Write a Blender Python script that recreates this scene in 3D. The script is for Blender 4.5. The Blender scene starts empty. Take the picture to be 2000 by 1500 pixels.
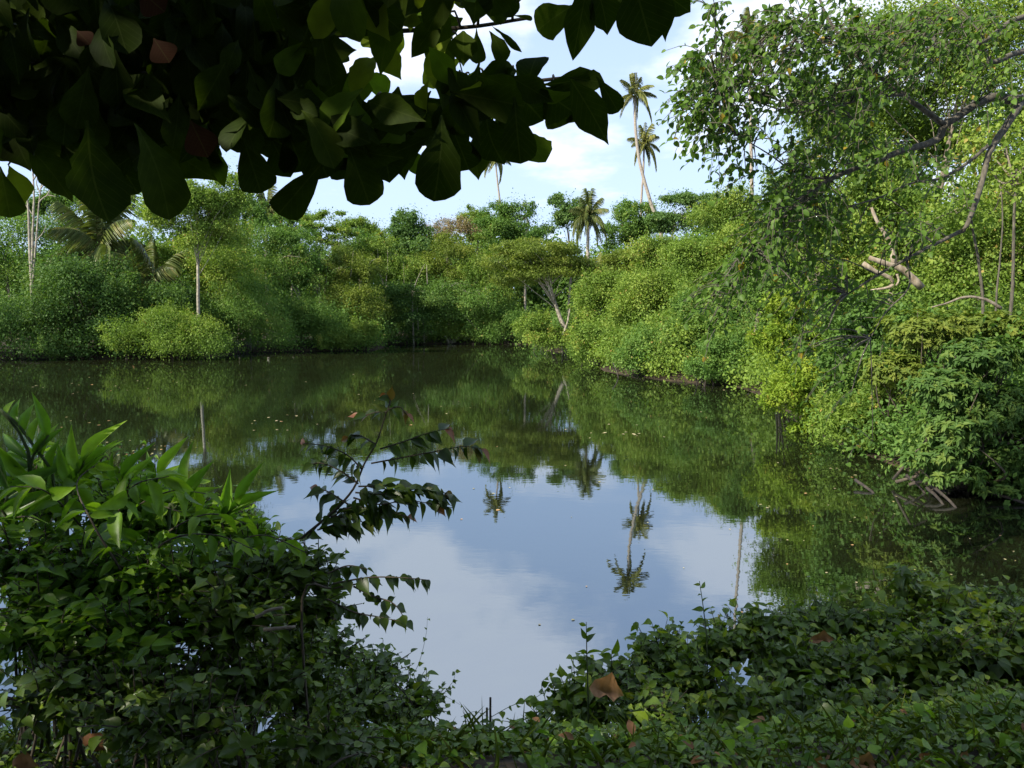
import bpy, math, random
import numpy as np
from mathutils import Vector
R = math.radians
random.seed(7)
rng = np.random.default_rng(11)
scene = bpy.context.scene
C = scene.collection

# ------------------------------------------------------------------ camera
CAM_H, FPX, PITCH = 3.0, 1550.0, R(5.3)
cd = bpy.data.cameras.new("camera"); cam = bpy.data.objects.new("camera", cd); C.objects.link(cam)
cam.location = (0, 0, CAM_H); cam.rotation_euler = (math.pi/2 - PITCH, 0, 0)
cd.sensor_width = 36; cd.lens = FPX/2000*36; cd.clip_start = 0.05; cd.clip_end = 6000
scene.camera = cam

# ------------------------------------------------------------------ sun, sky
SUN_AZ, SUN_EL = math.atan2(-0.80, -0.60), R(36)          # towards the sun, measured from +Y towards +X
sun_dir = Vector((math.sin(SUN_AZ)*math.cos(SUN_EL), math.cos(SUN_AZ)*math.cos(SUN_EL), math.sin(SUN_EL)))
sd = bpy.data.lights.new("sun", 'SUN'); sun = bpy.data.objects.new("sun", sd); C.objects.link(sun)
sd.energy = 4.5; sd.angle = R(0.9); sd.color = (1.0, 0.93, 0.80)
sun.rotation_euler = sun_dir.to_track_quat('Z', 'Y').to_euler(); sun.location = (-20, -20, 30)
scene.view_settings.view_transform = 'Standard'; scene.view_settings.look = 'None'
scene.view_settings.exposure = 1.05; scene.view_settings.gamma = 1
w = bpy.data.worlds.new("World"); scene.world = w; w.use_nodes = True
nt = w.node_tree; nt.nodes.clear()
def N(tree, t, **kw):
    n = tree.nodes.new(t)
    for k, v in kw.items(): setattr(n, k, v)
    return n
def math_node(tree, op, a, b=None, clamp=False):
    n = N(tree, 'ShaderNodeMath', operation=op); n.use_clamp = clamp
    for i, s in enumerate((a, b)):
        if s is None: continue
        if isinstance(s, (int, float)): n.inputs[i].default_value = s
        else: tree.links.new(s, n.inputs[i])
    return n.outputs[0]
sky = N(nt, 'ShaderNodeTexSky', sky_type='NISHITA'); sky.sun_disc = False
sky.sun_elevation = SUN_EL; sky.sun_rotation = SUN_AZ; sky.air_density = 1.0; sky.dust_density = 1.2; sky.ozone_density = 1.2
geo = N(nt, 'ShaderNodeTexCoord')
sep = N(nt, 'ShaderNodeSeparateXYZ'); nt.links.new(geo.outputs['Generated'], sep.inputs[0])
# clouds: direction projected on a flat layer overhead, broken up by noise
zz = math_node(nt, 'MAXIMUM', sep.outputs[2], 0.02); zz = math_node(nt, 'ADD', zz, 0.12)
cx = math_node(nt, 'DIVIDE', sep.outputs[0], zz); cy = math_node(nt, 'DIVIDE', sep.outputs[1], zz)
comb = N(nt, 'ShaderNodeCombineXYZ'); nt.links.new(cx, comb.inputs[0]); nt.links.new(cy, comb.inputs[1])
nz = N(nt, 'ShaderNodeTexNoise'); nz.inputs['Scale'].default_value = 2.3; nz.inputs['Detail'].default_value = 8; nz.inputs['Roughness'].default_value = 0.58
mp = N(nt, 'ShaderNodeMapping'); mp.inputs['Location'].default_value = (3.1, 1.7, 0); mp.inputs['Scale'].default_value = (1.0, 0.8, 1)
nt.links.new(comb.outputs[0], mp.inputs[0]); nt.links.new(mp.outputs[0], nz.inputs[0])
def cloud_spot(v, lo, hi):
    """a soft bank of cloud round the unit direction v"""
    v = Vector(v).normalized()
    dn = N(nt, 'ShaderNodeVectorMath', operation='DOT_PRODUCT'); nt.links.new(geo.outputs['Generated'], dn.inputs[0]); dn.inputs[1].default_value = v
    mr = N(nt, 'ShaderNodeMapRange'); mr.interpolation_type = 'SMOOTHSTEP'
    nt.links.new(dn.outputs['Value'], mr.inputs[0]); mr.inputs[1].default_value = math.cos(R(hi)); mr.inputs[2].default_value = math.cos(R(lo))
    return mr.outputs[0]
def sky_dir(az, el): return (math.sin(R(az))*math.cos(R(el)), math.cos(R(az))*math.cos(R(el)), math.sin(R(el)))
spots = [(sky_dir(-11, 18.5), 1, 9, .19), (sky_dir(-4, 23), 1, 9, .21), (sky_dir(3, 28), 1, 10, .20), (sky_dir(-12, 31), 2, 16, .16), (sky_dir(17, 20), 1, 7, .26), (sky_dir(25, 12), 1, 9, .2), (sky_dir(4, 11.5), 0, 6, .16), (sky_dir(14, 14), 0, 6, .18), (sky_dir(60, 35), 5, 40, .2)]
acc = None
for v, lo, hi, k in spots:
    s = math_node(nt, 'MULTIPLY', cloud_spot(v, lo, hi), k)
    acc = s if acc is None else math_node(nt, 'ADD', acc, s)
dens = math_node(nt, 'ADD', nz.outputs[0], acc)
mr = N(nt, 'ShaderNodeMapRange'); mr.interpolation_type = 'SMOOTHSTEP'; nt.links.new(dens, mr.inputs[0])
mr.inputs[1].default_value = 0.56; mr.inputs[2].default_value = 0.82
mixc = N(nt, 'ShaderNodeMix', data_type='RGBA'); nt.links.new(mr.outputs[0], mixc.inputs[0])
veil = N(nt, 'ShaderNodeMapRange'); nt.links.new(sep.outputs[2], veil.inputs[0]); veil.inputs[1].default_value = 0.0; veil.inputs[2].default_value = 0.5
veil.inputs[3].default_value = 0.97; veil.inputs[4].default_value = 0.5
hz = N(nt, 'ShaderNodeMix', data_type='RGBA'); nt.links.new(veil.outputs[0], hz.inputs[0]); nt.links.new(sky.outputs[0], hz.inputs[6]); hz.inputs[7].default_value = (4.9, 6.3, 8.7, 1)
nt.links.new(hz.outputs[2], mixc.inputs[6]); mixc.inputs[7].default_value = (7.0, 7.6, 8.7, 1)
bg = N(nt, 'ShaderNodeBackground'); bg.inputs[1].default_value = 0.078
nt.links.new(mixc.outputs[2], bg.inputs[0])
ow = N(nt, 'ShaderNodeOutputWorld'); nt.links.new(bg.outputs[0], ow.inputs[0])

# ------------------------------------------------------------------ places: a ray of the picture, cut at a real distance Y
cp, sp_ = math.cos(PITCH), math.sin(PITCH)
def at(px, py, Y):
    u, v = (px-1000)/FPX, (750-py)/FPX
    d = np.array([u, cp + v*sp_, -sp_ + v*cp]); return np.array([0, 0, CAM_H]) + d*(Y/d[1])
def on_water(px, py, z=0.0):
    u, v = (px-1000)/FPX, (750-py)/FPX
    d = np.array([u, cp + v*sp_, -sp_ + v*cp]); return np.array([0, 0, CAM_H]) + d*((CAM_H-z)/-d[2])

# ------------------------------------------------------------------ object helpers
def tag(o, label=None, cat=None, group=None, kind=None):
    if label: o['label'] = label
    if cat: o['category'] = cat
    if group: o['group'] = group
    if kind: o['kind'] = kind
    return o
def thing(name, label, cat, loc, group=None):
    o = bpy.data.objects.new(name, None); C.objects.link(o); o.location = tuple(float(x) for x in loc); o.empty_display_size = 0.3
    return tag(o, label, cat, group)
def link_mesh(name, me, mat, parent=None):
    o = bpy.data.objects.new(name, me); C.objects.link(o)
    if mat: me.materials.append(mat)
    if parent: o.parent = parent
    return o
def make_mesh(name, V, F, tint=None, uv=None, smooth=True):
    """V (n,3), F list of index arrays or (m,k) array; tint per face; uv per vertex"""
    me = bpy.data.meshes.new(name)
    V = np.asarray(V, dtype=np.float32)
    if isinstance(F, np.ndarray):
        tot = np.full(len(F), F.shape[1], dtype=np.int32); idx = F.ravel().astype(np.int32)
    else:
        tot = np.array([len(f) for f in F], dtype=np.int32); idx = np.concatenate([np.asarray(f, dtype=np.int32) for f in F])
    me.vertices.add(len(V)); me.vertices.foreach_set('co', V.ravel())
    me.loops.add(len(idx)); me.loops.foreach_set('vertex_index', idx)
    me.polygons.add(len(tot)); start = np.concatenate([[0], np.cumsum(tot)[:-1]]).astype(np.int32)
    me.polygons.foreach_set('loop_start', start); me.polygons.foreach_set('loop_total', tot)
    if smooth: me.polygons.foreach_set('use_smooth', np.ones(len(tot), dtype=bool))
    me.update(calc_edges=True)
    if tint is not None:
        a = me.attributes.new('tint', 'FLOAT', 'FACE'); a.data.foreach_set('value', np.asarray(tint, dtype=np.float32))
    if uv is not None:
        l = me.uv_layers.new(name='UVMap'); l.data.foreach_set('uv', np.asarray(uv, dtype=np.float32)[idx].ravel())
    return me
class Tubes:
    def __init__(s): s.V = []; s.F = []; s.n = 0
    def tube(s, pts, rad, sides=6, wob=0.0):
        pts = np.asarray(pts, float); n = len(pts)
        if np.isscalar(rad): rad = [rad]*n
        if wob: pts = pts + rng.normal(0, 1, pts.shape)*np.asarray(rad)[:, None]*wob
        t = np.gradient(pts, axis=0); t /= np.linalg.norm(t, axis=1)[:, None] + 1e-9
        ref = np.array([0.31, 0.12, 0.94]) if abs(t[0][2]) < .8 else np.array([0.9, 0.4, 0.1])
        a = np.cross(t, ref); a /= np.linalg.norm(a, axis=1)[:, None] + 1e-9; b = np.cross(t, a)
        ang = np.arange(sides)/sides*2*math.pi
        ring = pts[:, None, :] + (np.cos(ang)[None, :, None]*a[:, None, :] + np.sin(ang)[None, :, None]*b[:, None, :])*np.asarray(rad)[:, None, None]
        s.V.append(ring.reshape(-1, 3)); i = np.arange(n-1)[:, None]*sides; j = np.arange(sides)[None, :]; j2 = (j+1) % sides
        q = np.stack([i+j, i+j2, i+sides+j2, i+sides+j], -1).reshape(-1, 4) + s.n
        s.F.extend(list(q)); s.F.append(np.arange(sides)[::-1] + s.n); s.F.append(np.arange(sides) + (n-1)*sides + s.n)
        s.n += n*sides; return s
    def build(s, name, mat, parent=None, org=(0, 0, 0)):
        return link_mesh(name, make_mesh(name, np.concatenate(s.V) - np.asarray(org), s.F), mat, parent)
def curve(pts, n=14):
    """Catmull-Rom through the points"""
    P = np.asarray(pts, float)
    if len(P) == 2: return P[0] + (P[1]-P[0])*np.linspace(0, 1, max(2, n//2))[:, None]
    Q = np.vstack([2*P[0]-P[1], P, 2*P[-1]-P[-2]]); out = []
    m = max(2, n//(len(P)-1))
    for i in range(1, len(Q)-2):
        for t in np.linspace(0, 1, m, endpoint=False):
            a, b, c, d = Q[i-1], Q[i], Q[i+1], Q[i+2]
            out.append(.5*((2*b)+(c-a)*t+(2*a-5*b+4*c-d)*t*t+(3*b-a-3*c+d)*t**3))
    out.append(P[-1]); return np.array(out)
def taper(r0, r1, n, p=1.0): return r0 + (r1-r0)*np.linspace(0, 1, n)**p

def multi_leaf_obj(name, arr, shapes, mat, parent, org):
    """one mesh whose leaves take one of several outlines"""
    pick = rng.integers(0, len(shapes), len(arr[0])); Vs, Fs, Ts, Us, o = [], [], [], [], 0
    for k, sh in enumerate(shapes):
        V, F, T, uv = leaves(*[a[pick == k] for a in arr], sh); Fs += [np.asarray(f)+o for f in F]; Vs.append(V); Ts.append(T); Us.append(uv); o += len(V)
    return link_mesh(name, make_mesh(name, np.concatenate(Vs)-np.asarray(org), Fs, np.concatenate(Ts), np.concatenate(Us)), mat, parent)
# leaf outlines: (u along, v across, w up) and faces
def outline(prof, fold=.25, droop=.15, us=None):
    """prof: half widths at even steps; folded along the midrib, tip drooping"""
    n = len(prof); V = []; F = []; row = []
    for i, h in enumerate(prof):
        u = us[i] if us else i/(n-1); dz = -droop*u*u
        if h <= 1e-6: row.append((len(V),)); V.append((u, 0, dz))
        else:
            k = len(V); V += [(u, -h, dz+fold*h), (u, 0, dz), (u, h, dz+fold*h)]; row.append((k, k+1, k+2))
    for a, b in zip(row, row[1:]):
        if len(a) == 1 and len(b) == 3: F += [(a[0], b[0], b[1]), (a[0], b[1], b[2])]
        elif len(a) == 3 and len(b) == 1: F += [(a[0], b[0], a[1]), (a[1], b[0], a[2])]
        elif len(a) == 3: F += [(a[0], b[0], b[1], a[1]), (a[1], b[1], b[2], a[2])]
    return np.array(V, float), F
SPECK = (np.array([(0, 0, 0), (.45, -.5, .08), (1, 0, -.06), (.45, .5, .08)], float), [(0, 1, 2, 3)])
OVATE = outline([0, .38, .5, .42, .24, 0], .3, .22)
ROUND = outline([0, .42, .52, .50, .34, 0], .25, .2)
LANCE = outline([0, .3, .46, .5, .44, .3, .14, 0], .35, .3)
BLADE = outline([.25, .5, .5, .4, .25, 0], .3, .9)
HEART = outline([.0, .45, .52, .42, .22, .06, 0], .25, .25)
OBOV = outline([.03, .07, .15, .25, .35, .44, .51, .55, .54, .45, .25, 0], .16, .12)

def ragged(sh, amp, seed, curl=0.0, bites=()):
    """the same leaf with a wavy, bitten margin and some curl"""
    V, F = sh; V = V.copy(); r_ = np.random.default_rng(seed); e = np.abs(V[:, 1]) > .01
    V[e, 1] *= 1+r_.uniform(-amp, amp, e.sum()); V[e, 2] += r_.uniform(-amp, amp, e.sum())*.22; V[:, 2] += curl*np.sin(V[:, 0]*3.0)*.2
    for i in bites: V[i, 1] *= .35
    return V, F
OBOV2 = outline([.02, .06, .13, .22, .31, .39, .46, .50, .50, .44, .32, .16, 0], .22, .30)
OBOV3 = outline([.03, .12, .24, .35, .43, .48, .50, .47, .40, .29, .17, .07, 0], .14, .02)
US = [0, .1, .2, .35, .5, .62, .74, .84, .92, .97, 1]
OB4 = outline([.02, .06, .13, .27, .41, .5, .545, .53, .43, .24, 0], .16, .12, US); OB5 = outline([.02, .05, .11, .22, .33, .42, .48, .5, .45, .30, 0], .22, .3, US)
BIG = [ragged(OB4, .05, 11, .3), ragged(OB5, .06, 12, -.4), ragged(OB4, .09, 13, .8, (19,)), ragged(OB5, .05, 14, .6), ragged(OBOV, .06, 1), ragged(OBOV2, .08, 2, .5), ragged(OBOV3, .07, 3, -.4), ragged(OBOV2, .12, 4, .9, (22,)), ragged(OBOV, .12, 5, -.7, (19, 22)), ragged(OBOV3, .05, 6, .3)]

def leaves(P, A, Nn, L, W, tint, shape, curl=0.0):
    V0, F0 = shape; n = len(P); m = len(V0)
    A = A/(np.linalg.norm(A, axis=1)[:, None]+1e-9)
    Nn = Nn - A*np.sum(Nn*A, axis=1)[:, None]; Nn /= np.linalg.norm(Nn, axis=1)[:, None]+1e-9
    S = np.cross(A, Nn)
    V = P[:, None, :] + A[:, None, :]*(V0[None, :, 0]*L[:, None])[..., None] + S[:, None, :]*(V0[None, :, 1]*W[:, None])[..., None] + Nn[:, None, :]*(V0[None, :, 2]*L[:, None])[..., None]
    V = V.reshape(-1, 3); off = (np.arange(n)*m)
    ks = {len(f) for f in F0}
    if len(ks) == 1:
        Fa = np.array(F0); F = (Fa[None]+off[:, None, None]).reshape(-1, Fa.shape[1])
    else:
        F = []
        for o in off: F += [tuple(i+o for i in f) for f in F0]
    uv = np.tile(np.stack([V0[:, 0], V0[:, 1]+.5], 1), (n, 1))
    return V, F, np.repeat(tint, len(F0)), uv
def leaf_obj(name, arr, shape, mat, parent=None, org=(0, 0, 0), smooth=True):
    V, F, T, uv = leaves(*arr, shape)
    return link_mesh(name, make_mesh(name, V-np.asarray(org), F, T, uv, smooth), mat, parent)
def unit(n):
    d = rng.normal(0, 1, (n, 3)); return d/np.linalg.norm(d, axis=1)[:, None]
def cat(arrs): return tuple(np.concatenate([a[i] for a in arrs]) for i in range(6))

# ------------------------------------------------------------------ materials
def leaf_mat(name, cols, trans=.32, rough=.6, spec=.2, tcol=1.5, veins=False):
    m = bpy.data.materials.new(name); m.use_nodes = True; t = m.node_tree; t.nodes.clear()
    at_ = N(t, 'ShaderNodeAttribute', attribute_name='tint')
    r = N(t, 'ShaderNodeValToRGB'); t.links.new(at_.outputs['Fac'], r.inputs[0])
    el = r.color_ramp.elements
    while len(el) < len(cols): el.new(.5)
    for i, (p, c) in enumerate(cols): el[i].position = p; el[i].color = (*c, 1)
    col = r.outputs[0]
    if veins:
        uv = N(t, 'ShaderNodeUVMap'); s = N(t, 'ShaderNodeSeparateXYZ'); t.links.new(uv.outputs[0], s.inputs[0])
        v = math_node(t, 'ABSOLUTE', math_node(t, 'SUBTRACT', s.outputs[1], .5))
        mid = math_node(t, 'LESS_THAN', v, .018)
        k = math_node(t, 'SUBTRACT', math_node(t, 'MULTIPLY', s.outputs[0], 9), math_node(t, 'MULTIPLY', v, 6))
        fr = math_node(t, 'ABSOLUTE', math_node(t, 'SUBTRACT', math_node(t, 'FRACT', k), .5))
        side = math_node(t, 'MULTIPLY', math_node(t, 'LESS_THAN', fr, .05), .6)
        mk = math_node(t, 'MAXIMUM', mid, side)
        mx = N(t, 'ShaderNodeMix', data_type='RGBA'); t.links.new(math_node(t, 'MULTIPLY', mk, .10), mx.inputs[0]); t.links.new(col, mx.inputs[6])
        mx.inputs[7].default_value = (.16, .2, .06, 1); col = mx.outputs[2]
        nz = N(t, 'ShaderNodeTexNoise'); nz.inputs['Scale'].default_value = 30; tc = N(t, 'ShaderNodeTexCoord'); t.links.new(tc.outputs['Object'], nz.inputs[0])
        hs = N(t, 'ShaderNodeHueSaturation'); t.links.new(col, hs.inputs[4]); t.links.new(math_node(t, 'ADD', math_node(t, 'MULTIPLY', nz.outputs[0], .8), .6), hs.inputs[2]); col = hs.outputs[0]
    p = N(t, 'ShaderNodeBsdfPrincipled'); t.links.new(col, p.inputs['Base Color']); p.inputs['Roughness'].default_value = rough
    p.inputs['Specular IOR Level'].default_value = spec
    g = N(t, 'ShaderNodeMix', data_type='RGBA', blend_type='MULTIPLY'); g.inputs[0].default_value = 1; t.links.new(col, g.inputs[6]); g.inputs[7].default_value = (tcol*1.05, tcol*1.15, tcol*.45, 1)
    tr = N(t, 'ShaderNodeBsdfTranslucent'); t.links.new(g.outputs[2], tr.inputs[0])
    mx = N(t, 'ShaderNodeMixShader'); mx.inputs[0].default_value = trans; t.links.new(p.outputs[0], mx.inputs[1]); t.links.new(tr.outputs[0], mx.inputs[2])
    o = N(t, 'ShaderNodeOutputMaterial'); t.links.new(mx.outputs[0], o.inputs[0]); return m
M = {}
M['bright'] = leaf_mat('leaf_yellow_green', [(0, (.085, .150, .022)), (.6, (.158, .235, .036)), (.93, (.225, .285, .05)), (1, (.30, .22, .06))])
M['gold'] = leaf_mat('leaf_lime', [(0, (.095, .165, .014)), (.5, (.17, .245, .022)), (.95, (.25, .31, .035)), (1, (.33, .26, .05))])
M['mid'] = leaf_mat('leaf_mid_green', [(0, (.062, .128, .024)), (.6, (.112, .200, .038)), (.95, (.168, .242, .05)), (1, (.25, .2, .06))])
M['dark'] = leaf_mat('leaf_deep_green', [(0, (.040, .088, .020)), (.7, (.078, .145, .03)), (1, (.13, .185, .036))])
M['blue'] = leaf_mat('leaf_blue_green', [(0, (.065, .13, .035)), (.7, (.11, .19, .05)), (1, (.16, .22, .06))])
M['olive'] = leaf_mat('leaf_olive', [(0, (.075, .115, .018)), (.6, (.135, .18, .026)), (1, (.19, .21, .035))])
M['dry'] = leaf_mat('leaf_dry', [(0, (.16, .13, .06)), (.6, (.26, .19, .10)), (1, (.18, .2, .06))], trans=.2)
M['palm'] = leaf_mat('palm_leaf', [(0, (.09, .11, .028)), (.7, (.19, .20, .05)), (1, (.32, .26, .09))], trans=.15, rough=.35)
M['palmdark'] = leaf_mat('palm_leaf_grey_green', [(0, (.06, .085, .022)), (.7, (.12, .15, .038)), (1, (.2, .17, .06))], trans=.15, rough=.35)
M['hang'] = leaf_mat('leaf_hanging', [(0, (.045, .095, .014)), (.7, (.10, .18, .024)), (.93, (.14, .205, .025)), (.96, (.26, .22, .03)), (1, (.30, .19, .02))], trans=.34, rough=.5, spec=.22)
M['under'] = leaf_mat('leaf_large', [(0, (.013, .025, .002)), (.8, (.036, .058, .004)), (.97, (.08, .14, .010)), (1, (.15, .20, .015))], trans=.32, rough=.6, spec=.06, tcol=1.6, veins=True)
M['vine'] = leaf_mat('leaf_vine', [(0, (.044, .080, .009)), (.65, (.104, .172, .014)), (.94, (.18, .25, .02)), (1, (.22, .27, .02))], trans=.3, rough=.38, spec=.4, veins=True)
M['shrub'] = leaf_mat('leaf_shrub_skylit', [(0, (.055, .12, .010)), (.6, (.115, .225, .014)), (1, (.20, .33, .02))], trans=.38, rough=.42, spec=.35, veins=True)  # brighter green with skylight from the pond side put into it
M['ginger'] = leaf_mat('leaf_ginger', [(0, (.07, .16, .015)), (.7, (.14, .27, .02)), (1, (.24, .38, .03))], trans=.4, rough=.35, spec=.4, veins=True)
M['sprig'] = leaf_mat('leaf_sprig', [(0, (.025, .05, .006)), (.7, (.05, .09, .009)), (.9, (.08, .09, .02)), (1, (.22, .08, .03))], trans=.3, rough=.4, spec=.4, veins=True)
M['grass'] = leaf_mat('grass_blade', [(0, (.05, .08, .01)), (.7, (.10, .145, .014)), (1, (.15, .15, .05))], trans=.3)
M['deadshade'] = leaf_mat('leaf_withered_red_shaded', [(0, (.030, .011, .005)), (1, (.06, .024, .010))], trans=.3, rough=.7, spec=.1, veins=True)  # withered red brown, darkened to paint in the canopy's shade
M['deadleaf'] = leaf_mat('leaf_fallen_brown', [(0, (.17, .08, .035)), (1, (.36, .19, .09))], trans=.15, rough=.7, spec=.2, veins=True)
M['float'] = leaf_mat('leaf_floating', [(0, (.30, .26, .10)), (.6, (.45, .40, .22)), (1, (.5, .3, .12))], trans=0, rough=.6)
M['redleaf'] = leaf_mat('leaf_red', [(0, (.25, .05, .02)), (1, (.4, .1, .03))], trans=.3)
def bark(name, a, b, scale=14, stretch=.25):
    m = bpy.data.materials.new(name); m.use_nodes = True; t = m.node_tree; p = t.nodes['Principled BSDF']
    tc = N(t, 'ShaderNodeTexCoord'); mp = N(t, 'ShaderNodeMapping'); mp.inputs['Scale'].default_value = (1, 1, stretch)
    nz = N(t, 'ShaderNodeTexNoise'); nz.inputs['Scale'].default_value = scale; nz.inputs['Detail'].default_value = 8
    t.links.new(tc.outputs['Object'], mp.inputs[0]); t.links.new(mp.outputs[0], nz.inputs[0])
    r = N(t, 'ShaderNodeValToRGB'); t.links.new(nz.outputs[0], r.inputs[0]); r.color_ramp.elements[0].position = .32; r.color_ramp.elements[1].position = .68
    r.color_ramp.elements[0].color = (*a, 1); r.color_ramp.elements[1].color = (*b, 1); t.links.new(r.outputs[0], p.inputs['Base Color'])
    p.inputs['Roughness'].default_value = .85
    bp = N(t, 'ShaderNodeBump'); bp.inputs['Strength'].default_value = .6; bp.inputs['Distance'].default_value = .02; t.links.new(nz.outputs[0], bp.inputs['Height']); t.links.new(bp.outputs[0], p.inputs['Normal'])
    return m
M['bark'] = bark('bark_grey_brown', (.10, .08, .055), (.24, .20, .15))
M['pale'] = bark('bark_pale', (.11, .095, .065), (.36, .32, .25), 7, .8)
M['palmbark'] = bark('bark_palm', (.20, .17, .13), (.38, .33, .27), 5, 6)
M['limb'] = bark('bark_limb', (.035, .03, .02), (.125, .11, .08), 30)
M['stem'] = bark('bark_dark_stem', (.035, .028, .02), (.09, .07, .045), 30)
M['weathered'] = bark('bark_weathered', (.15, .11, .07), (.36, .30, .22), 9)
M['root'] = bark('bark_wet_root', (.015, .011, .008), (.05, .038, .028), 12)
M['greenstem'] = bark('stem_green', (.04, .07, .02), (.09, .12, .04), 30)

# ------------------------------------------------------------------ pond outline and terrain
def W_(px, py): p = on_water(px, py); return (p[0], p[1])
far = [W_(-250, 704), W_(0, 700), W_(130, 701), W_(300, 700), W_(430, 697), W_(480, 688), W_(600, 686), W_(740, 684), W_(760, 673), W_(900, 672), W_(1045, 673),
       W_(1060, 684), W_(1130, 692), W_(1180, 726), W_(1300, 744), W_(1440, 756), W_(1490, 775), W_(1560, 832), W_(1640, 870), W_(1850, 950), W_(2000, 985)]
POND = np.array([(-3.5, 5.1), (-8, 6.4), (-20, 9), (-60, 14), (-70, 40)] + far + [(10.5, 12.6), (16, 12.4), (17, 9), (10, 7.2), (5, 6.1), (2.4, 5.4), (.6, 5.05), (-1.2, 5.0)])
def pond_dist(x, y):
    """signed distance to the shoreline: positive on land"""
    x = np.asarray(x, float); y = np.asarray(y, float); best = np.full(x.shape, 1e9); inside = np.zeros(x.shape, bool)
    n = len(POND)
    for i in range(n):
        ax, ay = POND[i]; bx, by = POND[(i+1) % n]; dx, dy = bx-ax, by-ay
        t = np.clip(((x-ax)*dx+(y-ay)*dy)/(dx*dx+dy*dy), 0, 1)
        best = np.minimum(best, np.hypot(x-ax-t*dx, y-ay-t*dy))
        c = ((ay > y) != (by > y)) & (x < (bx-ax)*(y-ay)/((by-ay) if by != ay else 1e-9)+ax); inside ^= c
    return np.where(inside, -best, best)
def height(x, y):
    x = np.asarray(x, float); y = np.asarray(y, float); s = pond_dist(x, y)
    near = 1/(1+np.exp((y-9)*1.2))
    t = np.clip(s/2.3, 0, 1); a = 1.32*t*t*(3-2*t)*.6 + 1.32*t*.4
    t2 = np.clip(s/2.0, 0, 1); b = .45*t2 + .02*np.clip(s, 0, 40)
    z = near*a + (1-near)*b
    z = np.where(s < 0, np.maximum(-1.2, s*.5), z)
    return z + .03*np.sin(x*1.9+.7*y)*np.cos(y*2.3-.4*x)*(s > .2)
gx = np.unique(np.concatenate([np.arange(-6, 8, .2), np.arange(-40, 40, .8), np.geomspace(40, 2500, 22), -np.geomspace(40, 2500, 22)]))
gy = np.unique(np.concatenate([np.arange(0, 8, .2), np.arange(-20, 90, .8), np.geomspace(90, 2500, 22), [-60, -200, -900]]))
GX, GY = np.meshgrid(gx, gy); GZ = height(GX, GY)
V = np.stack([GX, GY, GZ], -1).reshape(-1, 3); nx, ny = len(gx), len(gy)
ii = (np.arange(ny-1)[:, None]*nx + np.arange(nx-1)[None, :]).ravel()
F = np.stack([ii, ii+1, ii+nx+1, ii+nx], 1)
m = bpy.data.materials.new('soil'); m.use_nodes = True; t = m.node_tree; p = t.nodes['Principled BSDF']
tc = N(t, 'ShaderNodeTexCoord'); nz = N(t, 'ShaderNodeTexNoise'); nz.inputs['Scale'].default_value = 6; nz.inputs['Detail'].default_value = 10; t.links.new(tc.outputs['Object'], nz.inputs[0])
r = N(t, 'ShaderNodeValToRGB'); t.links.new(nz.outputs[0], r.inputs[0]); el = r.color_ramp.elements
el[0].position = .35; el[0].color = (.018, .011, .005, 1); el[1].position = .68; el[1].color = (.055, .036, .016, 1)
t.links.new(r.outputs[0], p.inputs['Base Color']); p.inputs['Roughness'].default_value = .95
bp = N(t, 'ShaderNodeBump'); bp.inputs['Strength'].default_value = .8; bp.inputs['Distance'].default_value = .05; t.links.new(nz.outputs[0], bp.inputs['Height']); t.links.new(bp.outputs[0], p.inputs['Normal'])
tag(link_mesh('ground', make_mesh('ground', V, F), m), kind='structure')

# water: one calm murky sheet, reaching under the banks
m = bpy.data.materials.new('pond_water'); m.use_nodes = True; t = m.node_tree; t.nodes.clear()
tc = N(t, 'ShaderNodeTexCoord')
def ripple(scale, sx, sy, det=3):
    mp = N(t, 'ShaderNodeMapping'); mp.inputs['Scale'].default_value = (sx, sy, 1); t.links.new(tc.outputs['Object'], mp.inputs[0])
    n = N(t, 'ShaderNodeTexNoise'); n.inputs['Scale'].default_value = scale; n.inputs['Detail'].default_value = det; t.links.new(mp.outputs[0], n.inputs[0]); return n.outputs[0]
hgt = math_node(t, 'ADD', math_node(t, 'MULTIPLY', ripple(1.0, .9, 1.6), .0022), math_node(t, 'MULTIPLY', ripple(1.0, 5, 9, 2), .0006))
bp = N(t, 'ShaderNodeBump'); bp.inputs['Strength'].default_value = 1; bp.inputs['Distance'].default_value = .55; t.links.new(hgt, bp.inputs['Height'])
murk = N(t, 'ShaderNodeValToRGB'); t.links.new(ripple(.25, 1, 1, 4), murk.inputs[0]); murk.color_ramp.elements[0].color = (.007, .009, .0035, 1); murk.color_ramp.elements[1].color = (.013, .015, .006, 1)
df = N(t, 'ShaderNodeBsdfDiffuse'); t.links.new(murk.outputs[0], df.inputs[0])
gl = N(t, 'ShaderNodeBsdfGlossy'); gl.inputs['Roughness'].default_value = .012; t.links.new(bp.outputs[0], gl.inputs['Normal']); gl.inputs[0].default_value = (.84, .92, 1.0, 1)
fr = N(t, 'ShaderNodeFresnel'); fr.inputs[0].default_value = 1.33; refl = math_node(t, 'ADD', math_node(t, 'MULTIPLY', fr.outputs[0], .22), .38)
mx = N(t, 'ShaderNodeMixShader'); t.links.new(refl, mx.inputs[0]); t.links.new(df.outputs[0], mx.inputs[1]); t.links.new(gl.outputs[0], mx.inputs[2])
o = N(t, 'ShaderNodeOutputMaterial'); t.links.new(mx.outputs[0], o.inputs[0])
xs = np.linspace(-80, 30, 12); ys = np.linspace(4, 80, 9); GX, GY = np.meshgrid(xs, ys)
V = np.stack([GX, GY, GX*0], -1).reshape(-1, 3); ii = (np.arange(8)[:, None]*12 + np.arange(11)[None, :]).ravel()
tag(link_mesh('water', make_mesh('water', V, np.stack([ii, ii+1, ii+13, ii+12], 1)), m), kind='structure')

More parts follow.
